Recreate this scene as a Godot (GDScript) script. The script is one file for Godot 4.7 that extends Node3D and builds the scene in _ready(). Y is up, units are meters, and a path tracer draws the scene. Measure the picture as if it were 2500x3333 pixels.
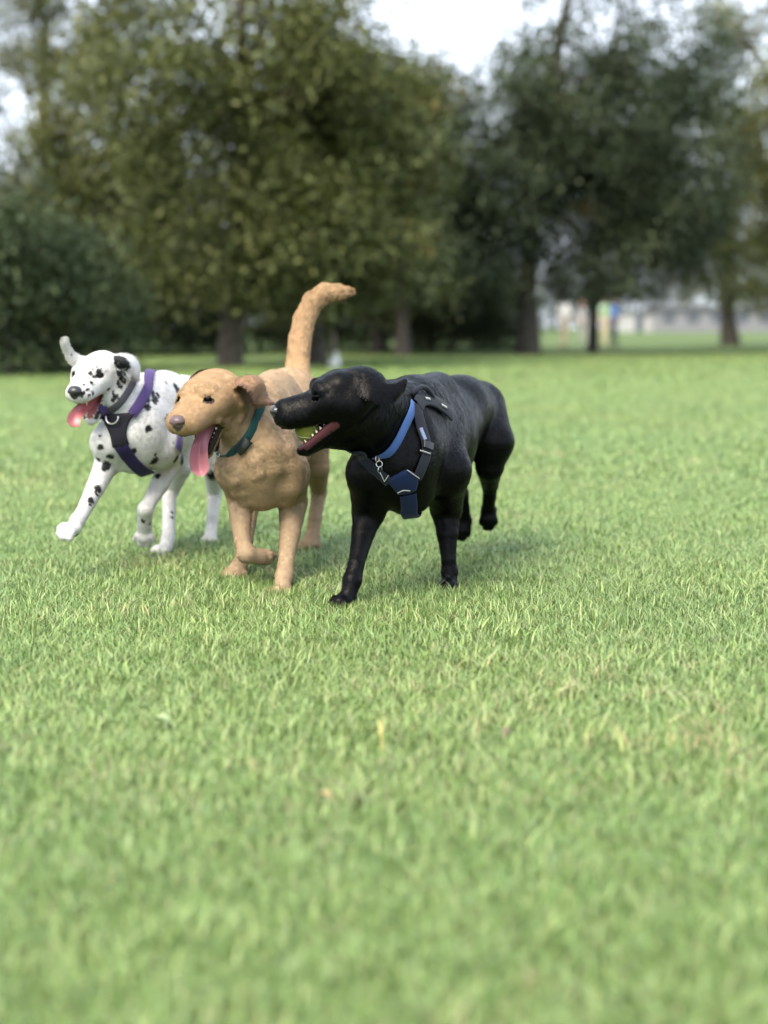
extends Node3D
# Three dogs running across a park lawn towards the camera, trees behind.

func set_view() -> void:
	var cam := Camera3D.new()
	cam.name = "camera"
	add_child(cam)
	cam.position = Vector3(0, 0.744, 0)
	cam.rotation_degrees.x = -7.18
	cam.near = 0.05
	cam.far = 600.0
	cam.fov = 38.2
	var lens := CameraAttributesPhysical.new()
	lens.frustum_focal_length = 34.66
	lens.frustum_near = 0.05
	lens.frustum_far = 600.0
	lens.frustum_focus_distance = 3.9
	lens.exposure_aperture = 1.1
	cam.attributes = lens
	cam.current = true
	var env := Environment.new()
	env.background_mode = Environment.BG_SKY
	env.tonemap_mode = Environment.TONE_MAPPER_LINEAR
	env.tonemap_exposure = 5.3
	env.sdfgi_enabled = true
	env.ssao_enabled = true
	env.ssil_enabled = true
	var sky := Sky.new()
	var air := ProceduralSkyMaterial.new()
	air.sky_top_color = Color(0.80, 0.86, 0.95)
	air.sky_horizon_color = Color(0.88, 0.91, 0.95)
	air.sky_curve = 0.25
	air.sky_energy_multiplier = 1.0
	air.ground_energy_multiplier = 0.6
	air.ground_bottom_color = Color(0.25, 0.30, 0.18)
	air.ground_horizon_color = Color(0.55, 0.58, 0.52)
	air.sun_angle_max = 1.0
	sky.sky_material = air
	env.sky = sky
	env.background_energy_multiplier = 0.54
	var we := WorldEnvironment.new()
	we.name = "world"
	we.environment = env
	add_child(we)
	var sun := DirectionalLight3D.new()
	sun.name = "sun"
	sun.light_energy = 0.5
	sun.light_color = Color(1.0, 0.96, 0.9)
	sun.light_angular_distance = 36.0
	sun.shadow_enabled = true
	sun.rotation_degrees = Vector3(-53, -34, 0)
	add_child(sun)

var hair_mesh: ArrayMesh
var black_gloss: StandardMaterial3D
var tooth_mat: StandardMaterial3D

func coat_materials(rough: float, spec: float) -> Array:
	var out := []
	for i in 2:
		var m := StandardMaterial3D.new()
		m.vertex_color_use_as_albedo = true
		m.roughness = rough
		m.metallic_specular = spec
		out.append(m)
	return out

func _ready() -> void:
	var t0 := Time.get_ticks_msec()
	set_view()
	black_gloss = mat(Color(0.006, 0.005, 0.005), 0.12)
	tooth_mat = mat(Color(0.72, 0.66, 0.53), 0.35)
	coat_noise.seed = 5
	coat_noise.frequency = 1.0
	# a tuft of short hairs, one unit long, lying along y
	var hv := PackedVector3Array()
	var hn := PackedVector3Array()
	var hi := PackedInt32Array()
	var hc := PackedColorArray()
	var hr := RandomNumberGenerator.new()
	hr.seed = 3
	for k in 18:
		var q := Vector3(hr.randf_range(-0.8, 0.8), hr.randf_range(-0.8, 0.5), hr.randf_range(-0.05, 0.0))
		var l := hr.randf_range(0.75, 1.1)
		var sw := hr.randf_range(-0.16, 0.16)
		var w := 0.060
		var tone := hr.randf_range(0.80, 1.20)
		for j in 5: hc.append(Color(tone, tone, tone))
		var at := hv.size()
		hv.append_array(PackedVector3Array([q + Vector3(-w, 0, 0), q + Vector3(w, 0, 0), q + Vector3(sw * 0.5 - w * 0.8, l * 0.55, 0.03), q + Vector3(sw * 0.5 + w * 0.8, l * 0.55, 0.03), q + Vector3(sw, l, -0.02)]))
		hn.append_array(PackedVector3Array([Vector3(-0.1, 0, 1), Vector3(0.1, 0, 1), Vector3(-0.1, 0.05, 1), Vector3(0.1, 0.05, 1), Vector3(0, 0.2, 1)]))
		hi.append_array(PackedInt32Array([at, at + 2, at + 1, at + 1, at + 2, at + 3, at + 2, at + 4, at + 3]))
	hair_mesh = arr_mesh(hv, hn, hi, hc)
	place()
	var dogs := dog_specs()
	var jobs := []
	for s in dogs:
		prepare_dog(s)
		for k in 2:
			var job := Thread.new()
			job.start(mesh_job.bind(s, k))
			jobs.append(job)
	for j in jobs: j.wait_to_finish()
	print("meshed ", Time.get_ticks_msec() - t0)
	for s in dogs:
		var root := build_dog(s)
		s.root = root
	dress(dogs)
	print("dogs ", Time.get_ticks_msec() - t0)
	grow()
	print("all ", Time.get_ticks_msec() - t0)
# ---------------------------------------------------------------- the place
func noise_texture(freq: float, seed_: int, colours: Array, size := 512, oct := 5) -> NoiseTexture2D:
	var n := FastNoiseLite.new()
	n.seed = seed_
	n.frequency = freq
	n.fractal_octaves = oct
	var g := Gradient.new()
	g.offsets = PackedFloat32Array()
	g.colors = PackedColorArray()
	for i in colours.size():
		g.add_point(float(i) / (colours.size() - 1), (colours[i] as Color).linear_to_srgb())
	var t := NoiseTexture2D.new()
	t.width = size
	t.height = size
	t.seamless = true
	t.noise = n
	t.color_ramp = g
	return t

func ground_material(colours: Array, seed_: int, reach: float) -> StandardMaterial3D:
	var m := StandardMaterial3D.new()
	m.albedo_texture = noise_texture(0.02, seed_, colours)
	m.uv1_triplanar = true
	m.uv1_world_triplanar = true
	m.uv1_scale = Vector3.ONE / reach
	m.roughness = 0.95
	m.metallic_specular = 0.25
	return m

func place() -> void:
	# lawn: one sheet to the horizon
	var p := PlaneMesh.new()
	p.size = Vector2(900, 900)
	var lawn := MeshInstance3D.new()
	lawn.name = "lawn_ground"
	lawn.mesh = p
	lawn.material_override = ground_material([Color(0.035, 0.055, 0.014), Color(0.062, 0.098, 0.028), Color(0.085, 0.125, 0.040), Color(0.10, 0.115, 0.045)], 4, 3.0)
	add_child(lawn)
	lawn.set_meta("kind", "structure")
	# shadow belt under the trees, painted as a sheet of earth colour
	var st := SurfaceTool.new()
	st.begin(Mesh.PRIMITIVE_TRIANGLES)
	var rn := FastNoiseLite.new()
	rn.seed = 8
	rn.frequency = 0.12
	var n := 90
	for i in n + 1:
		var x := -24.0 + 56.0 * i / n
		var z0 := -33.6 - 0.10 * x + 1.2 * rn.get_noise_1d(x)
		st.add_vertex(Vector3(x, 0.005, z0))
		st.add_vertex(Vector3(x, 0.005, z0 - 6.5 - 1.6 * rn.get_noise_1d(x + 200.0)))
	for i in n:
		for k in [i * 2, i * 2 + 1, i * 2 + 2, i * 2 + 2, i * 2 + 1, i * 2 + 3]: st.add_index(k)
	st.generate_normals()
	var strip := MeshInstance3D.new()
	strip.name = "shade_belt"
	strip.mesh = st.commit()
	strip.material_override = ground_material([Color(0.045, 0.04, 0.026), Color(0.085, 0.075, 0.052), Color(0.12, 0.108, 0.078)], 9, 2.0)
	add_child(strip)
	strip.set_meta("kind", "structure")

# ---------------------------------------------------------------- grass
func blade(st: SurfaceTool, at: Vector3, h: float, w: float, lean: Vector3, c: Color, seg := 2) -> void:
	var side := Vector3(-lean.z, 0, lean.x).normalized()
	var last := at
	st.set_color(c)
	var l := PackedVector3Array()
	var r := PackedVector3Array()
	for i in seg + 1:
		var t := float(i) / seg
		var q := at + Vector3.UP * (h * (t - 0.22 * t * t * lean.length() / maxf(h, 0.001))) + lean * (t * t)
		var ww := w * 0.5 * (1.0 - pow(t, 2.2))
		l.append(q - side * ww)
		r.append(q + side * ww)
	for i in seg:
		var nn := (l[i + 1] - l[i]).cross(r[i] - l[i]).normalized()
		if nn.y < 0: nn = -nn
		for q in [l[i], l[i + 1], r[i], r[i], l[i + 1], r[i + 1]]:
			st.set_color(c)
			st.set_normal((nn + Vector3.UP * 0.35).normalized())
			st.add_vertex(q)

func grass_blade(st: SurfaceTool, rng: RandomNumberGenerator, at: Vector3, tall: float, wide: float, straw: float) -> void:
	var b := rng.randf() * TAU
	var h := tall * rng.randf_range(0.5, 1.15)
	var lean := Vector3(cos(b), 0, sin(b)) * h * rng.randf_range(0.2, 1.5)
	var c := Color(0.110, 0.205, 0.042).lerp(Color(0.200, 0.285, 0.078), rng.randf()) * rng.randf_range(0.5, 1.35)
	if rng.randf() < 0.16: c = Color(0.20, 0.29, 0.13) * rng.randf_range(0.9, 1.3)
	if rng.randf() < straw: c = Color(0.36, 0.31, 0.17) * rng.randf_range(0.6, 1.1)
	var w := wide * rng.randf_range(0.7, 1.3)
	if rng.randf() < 0.07:
		c = Color(0.27, 0.35, 0.13) * rng.randf_range(0.9, 1.2)
		w *= 1.5
		h *= 1.3
	blade(st, at, h, w, lean, c)

func grass_clump(rng: RandomNumberGenerator, blades: int, reach: float, tall: float, wide: float, straw: float) -> ArrayMesh:
	var st := SurfaceTool.new()
	st.begin(Mesh.PRIMITIVE_TRIANGLES)
	for i in blades:
		var a := rng.randf() * TAU
		var d := sqrt(rng.randf()) * reach
		grass_blade(st, rng, Vector3(cos(a) * d, -0.004, sin(a) * d), tall, wide, straw)
	return st.commit()

func grass_turf(rng: RandomNumberGenerator, blades: int, side: float, tall: float, wide: float) -> ArrayMesh:
	var st := SurfaceTool.new()
	st.begin(Mesh.PRIMITIVE_TRIANGLES)
	for i in blades: grass_blade(st, rng, Vector3(rng.randf_range(-0.5, 0.5) * side, -0.004, rng.randf_range(-0.5, 0.5) * side), tall, wide, 0.05)
	return st.commit()

func scatter(called: String, label: String, m: Mesh, material: Material, put: Array) -> void:
	var mm := MultiMesh.new()
	mm.transform_format = MultiMesh.TRANSFORM_3D
	mm.use_colors = true
	mm.mesh = m
	mm.instance_count = put.size()
	var buf := PackedFloat32Array()
	for q in put:
		var t: Transform3D = q[0]
		var c: Color = q[1]
		var b := t.basis
		buf.append_array(PackedFloat32Array([b.x.x, b.y.x, b.z.x, t.origin.x, b.x.y, b.y.y, b.z.y, t.origin.y, b.x.z, b.y.z, b.z.z, t.origin.z, c.r, c.g, c.b, 1.0]))
	mm.buffer = buf
	var o := MultiMeshInstance3D.new()
	o.name = named(called)
	o.multimesh = mm
	o.material_override = material
	add_child(o)
	tag(o, label, "grass", "", "stuff")

func sow() -> void:
	var rng := RandomNumberGenerator.new()
	rng.seed = 21
	var gm := StandardMaterial3D.new()
	gm.vertex_color_use_as_albedo = true
	gm.roughness = 0.42
	gm.metallic_specular = 0.45
	gm.backlight_enabled = true
	gm.backlight = Color(0.5, 0.5, 0.5)
	var patch := FastNoiseLite.new()
	patch.seed = 3
	patch.frequency = 0.9
	var dry := FastNoiseLite.new()
	dry.seed = 14
	dry.frequency = 0.7
	# name, label, from, to, margin, turf side, blades in a turf, blade height, blade width, loose tufts per square metre, tuft reach
	var zones := [["near_grass", "short lawn grass blades close around the dogs", 1.0, 7.0, 1.2, 0.4, 5200, 0.032, 0.0020, 170.0, 0.038], ["middle_grass", "lawn grass stretching behind the dogs", 7.0, 19.0, 1.8, 0.8, 5200, 0.036, 0.0038, 40.0, 0.065], ["far_grass", "distant lawn grass running up to the trees", 19.0, 47.0, 3.0, 2.0, 6000, 0.042, 0.009, 6.0, 0.16]]
	for zn in zones:
		var side: float = zn[5]
		var turfs := []
		for k in 4: turfs.append([])
		var z: float = zn[2]
		while z < zn[3] - 0.001:
			var half: float = 0.27 * (z + side) + zn[4] * 0.5
			var nx := int(ceil(half * 2.0 / side))
			for i in nx:
				var x := (i - nx * 0.5 + 0.5) * side
				var bas := Basis(Vector3.UP, PI * 0.5 * (rng.randi() % 4)).scaled_local(Vector3(-1 if rng.randf() < 0.5 else 1, 1, 1))
				turfs[rng.randi() % 4].append([Transform3D(bas, Vector3(x, 0, -(z + side * 0.5))), Color(1.0 + 0.10 * patch.get_noise_2d(x * 0.3, z * 0.3), 1.0, 1.0) * (1.0 + 0.10 * patch.get_noise_2d(x * 0.4 + 50.0, z * 0.4))])
			z += side
		for k in 4: scatter(zn[0], zn[1], grass_turf(rng, zn[6], side, zn[7], zn[8]), gm, turfs[k])
		var kinds := []
		for k in 4: kinds.append([])
		z = zn[2]
		while z < zn[3]:
			var step := 0.25
			var half: float = 0.27 * z + zn[4] * 0.5
			for i in int(half * 2.0 * step * zn[9]):
				var x := rng.randf_range(-half, half)
				var zz := -(z + rng.randf() * step)
				var a := patch.get_noise_2d(x, zz)
				var d := dry.get_noise_2d(x, zz)
				if a < -0.25 and rng.randf() < 0.7: continue
				var s := rng.randf_range(0.75, 1.25) * (1.05 + 0.45 * a)
				var flat := rng.randf_range(0.75, 1.15)
				var tint := Color(1.0 + 0.25 * a, 1.0 + 0.10 * a, 1.0 - 0.15 * a) * rng.randf_range(0.86, 1.14)
				var k := rng.randi() % 3
				if d > 0.12 and rng.randf() < (d - 0.05) * 2.0: k = 3
				var bas := Basis(Vector3.UP, rng.randf() * TAU) * Basis(Vector3(rng.randfn(0, 1), 0, rng.randfn(0, 1)).normalized(), rng.randf() * 0.22)
				kinds[k].append([Transform3D(bas.scaled_local(Vector3(s, s * flat, s)), Vector3(x, 0, zz)), tint])
			z += step
		for k in 4:
			var m := grass_clump(rng, 26, zn[10], zn[7] * 1.15, zn[8], 0.6 if k == 3 else 0.05)
			scatter(zn[0], zn[1] + (", dry straw tufts" if k == 3 else ", loose taller tufts"), m, gm, kinds[k])

# ---------------------------------------------------------------- trees
var leaf_clumps: Array = []
const LEAVES := 42

func leaf_clump(rng: RandomNumberGenerator, reach: float, leaf: float) -> Dictionary:
	var v := PackedVector3Array()
	var nn := PackedVector3Array()
	for i in LEAVES:
		var d := Vector3(rng.randfn(), rng.randfn() * 0.75, rng.randfn()).normalized() * reach * pow(rng.randf(), 0.45)
		var along := (Vector3(rng.randfn(), rng.randfn() * 0.6 - 0.35, rng.randfn()) + d.normalized() * 0.6).normalized()
		var side := along.cross(Vector3(rng.randfn() * 0.5, 1, rng.randfn() * 0.5)).normalized()
		var n := side.cross(along).normalized()
		if n.y < 0: n = -n
		n = (n + d.normalized() * 1.6).normalized()
		var l := leaf * rng.randf_range(0.7, 1.3)
		var w := l * 0.32
		v.append_array(PackedVector3Array([d, d + along * l * 0.45 - side * w + n * l * 0.05, d + along * l * 0.45 + side * w + n * l * 0.05, d + along * l]))
		for j in 4: nn.append(n)
	return {"v": v, "n": nn}

func tree(called: String, label: String, category: String, at: Vector3, group: String, o: Dictionary, leaf_mat: Material, bark: Material) -> void:
	var rng := RandomNumberGenerator.new()
	rng.seed = o.seed
	var root := thing(called, label, category, at, group)
	var h: float = o.h
	var r: float = o.r
	var mid: Vector3 = o.mid
	var ext: Vector3 = o.ext
	# trunk and limbs as one tapered skeleton
	var st := SurfaceTool.new()
	st.begin(Mesh.PRIMITIVE_TRIANGLES)
	var tips: Array = []
	var stem := []
	var sr := []
	var bend := Vector3(rng.randfn(0, 0.25), 0, rng.randfn(0, 0.25))
	for i in 9:
		var t := i / 8.0
		stem.append(Vector3(mid.x * t * t, h * 0.85 * t, mid.z * t * t) + bend * sin(t * 4.0) * 0.5)
		sr.append(r * (1.0 - 0.82 * t) * (1.35 if i == 0 else 1.0))
	st.append_from(tube(stem, sr, 10), 0, Transform3D.IDENTITY)
	for k in int(o.get("limbs", 16)):
		var t := rng.randf_range(o.get("low", 0.25), 0.95)
		var from := spline(stem, t)
		var dir := Vector3(rng.randfn(), 0, rng.randfn()).normalized()
		var end := mid + Vector3(dir.x * ext.x * rng.randf_range(0.5, 0.92), rng.randf_range(-0.75, 0.85) * ext.y, dir.z * ext.z * rng.randf_range(0.5, 0.92))
		var m1 := from.lerp(end, 0.35) + Vector3(0, 0.25 * ext.y * rng.randf_range(-0.1, 0.35), 0)
		var m2 := from.lerp(end, 0.7) + Vector3(rng.randfn(), rng.randfn(), rng.randfn()) * 0.25
		var br := r * (1.0 - 0.75 * t) * 0.42
		var line := [from, m1, m2, end]
		var pl := []
		var pr := []
		for i in 7:
			pl.append(spline(line, i / 6.0))
			pr.append(br * (1.0 - 0.85 * i / 6.0) + 0.006)
		st.append_from(tube(pl, pr, 6), 0, Transform3D.IDENTITY)
		for i in [3, 4, 5, 6]: tips.append(pl[i])
		for j in 3:
			var b0: Vector3 = pl[rng.randi_range(2, 5)]
			var b1 := b0 + Vector3(rng.randfn(), rng.randfn() * 0.5 + 0.1, rng.randfn()).normalized() * ext.x * rng.randf_range(0.2, 0.4)
			st.append_from(tube([b0, b0.lerp(b1, 0.5) + Vector3(0, 0.08, 0), b1], [br * 0.4, br * 0.25, 0.006], 5), 0, Transform3D.IDENTITY)
			tips.append(b1)
	part("trunk", st.commit(), bark, root)
	# foliage: clumps of leaves along the twigs and through the crown, with gaps
	var gap := FastNoiseLite.new()
	gap.seed = o.seed + 50
	gap.frequency = o.get("gap_freq", 0.45)
	var cv := PackedVector3Array()
	var cn := PackedVector3Array()
	var cc := PackedColorArray()
	var want: int = o.n
	var placed := 0
	var tries := 0
	while placed < want and tries < want * 12:
		tries += 1
		var q: Vector3
		if rng.randf() < 0.45:
			q = tips[rng.randi() % tips.size()] + Vector3(rng.randfn(), rng.randfn() * 0.8, rng.randfn()) * ext.x * 0.12
		else:
			var d := Vector3(rng.randfn(), rng.randfn(), rng.randfn()).normalized() * pow(rng.randf(), 0.38)
			q = mid + d * ext
		if gap.get_noise_3dv(q + at) < o.get("gap", -0.12) + o.get("thin", 0.0) * smoothstep(4.2, 7.0, q.y): continue
		if q.y < o.get("floor", 0.2): continue
		var s := rng.randf_range(0.7, 1.35) * float(o.get("size", 1.0))
		var bas := Basis.from_euler(Vector3(rng.randf_range(-0.4, 0.4), rng.randf() * TAU, rng.randf_range(-0.4, 0.4))).scaled_local(Vector3.ONE * s)
		var c: Color = (o.c0 as Color).lerp(o.c1, clampf(0.5 + 0.9 * gap.get_noise_3dv((q + at) * 2.3 + Vector3(70, 0, 0)) + rng.randfn(0, 0.18), 0, 1))
		if rng.randf() < o.get("autumn", 0.03): c = Color(0.15, 0.115, 0.035) * rng.randf_range(0.7, 1.2)
		var lc: Dictionary = leaf_clumps[rng.randi() % leaf_clumps.size()]
		cv.append_array(Transform3D(bas, q) * (lc.v as PackedVector3Array))
		cn.append_array(Transform3D(bas.orthonormalized(), Vector3.ZERO) * (lc.n as PackedVector3Array))
		var same := PackedColorArray()
		same.resize(LEAVES * 4)
		same.fill(c)
		cc.append_array(same)
		placed += 1
	var ct := PackedInt32Array()
	for i in placed * LEAVES: ct.append_array(PackedInt32Array([i * 4, i * 4 + 1, i * 4 + 2, i * 4 + 1, i * 4 + 3, i * 4 + 2]))
	part("crown", arr_mesh(cv, cn, ct, cc), leaf_mat, root)

func plant() -> void:
	var rng := RandomNumberGenerator.new()
	rng.seed = 77
	for k in 8: leaf_clumps.append(leaf_clump(rng, 0.52, 0.115))
	var lm := StandardMaterial3D.new()
	lm.vertex_color_use_as_albedo = true
	lm.roughness = 0.6
	lm.metallic_specular = 0.3
	lm.backlight_enabled = true
	lm.backlight = Color(0.6, 0.6, 0.5)
	var bark := StandardMaterial3D.new()
	bark.albedo_texture = noise_texture(0.03, 31, [Color(0.03, 0.026, 0.02), Color(0.07, 0.06, 0.048), Color(0.11, 0.097, 0.08)], 256)
	bark.uv1_triplanar = true
	bark.uv1_scale = Vector3(1.5, 0.5, 1.5)
	bark.roughness = 0.95
	var pale := StandardMaterial3D.new()
	pale.albedo_texture = noise_texture(0.03, 32, [Color(0.10, 0.09, 0.08), Color(0.16, 0.145, 0.13), Color(0.22, 0.205, 0.185)], 256)
	pale.uv1_triplanar = true
	pale.uv1_scale = Vector3(1.5, 0.5, 1.5)
	pale.roughness = 0.95
	var olive := [Color(0.085, 0.106, 0.038), Color(0.200, 0.215, 0.085)]
	var dark := [Color(0.050, 0.074, 0.046), Color(0.120, 0.148, 0.082)]
	var light := [Color(0.12, 0.145, 0.052), Color(0.26, 0.27, 0.105)]
	var dusky := [Color(0.11, 0.10, 0.048), Color(0.20, 0.175, 0.085)]
	var deep := [Color(0.040, 0.062, 0.034), Color(0.095, 0.125, 0.060)]
	for q in TREES: tree(q[0], q[1], q[2], v3(q[3]), q[4], {"h": q[5], "r": q[6], "mid": v3(q[7]), "ext": v3(q[8]), "n": q[9], "seed": q[10], "c0": {"olive": olive, "dark": dark, "light": light, "dusky": dusky, "deep": deep}[q[11]][0], "c1": {"olive": olive, "dark": dark, "light": light, "dusky": dusky, "deep": deep}[q[11]][1], "gap": q[12], "floor": q[13], "size": q[14], "thin": q[15], "autumn": 0.03 if q[11] == "light" or q[11] == "dusky" else 0.008, "low": 0.2 if q[5] > 4.0 else 0.05, "limbs": 18 if q[5] > 4.0 else 9}, lm, pale if q[11] == "dusky" else bark)

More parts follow.
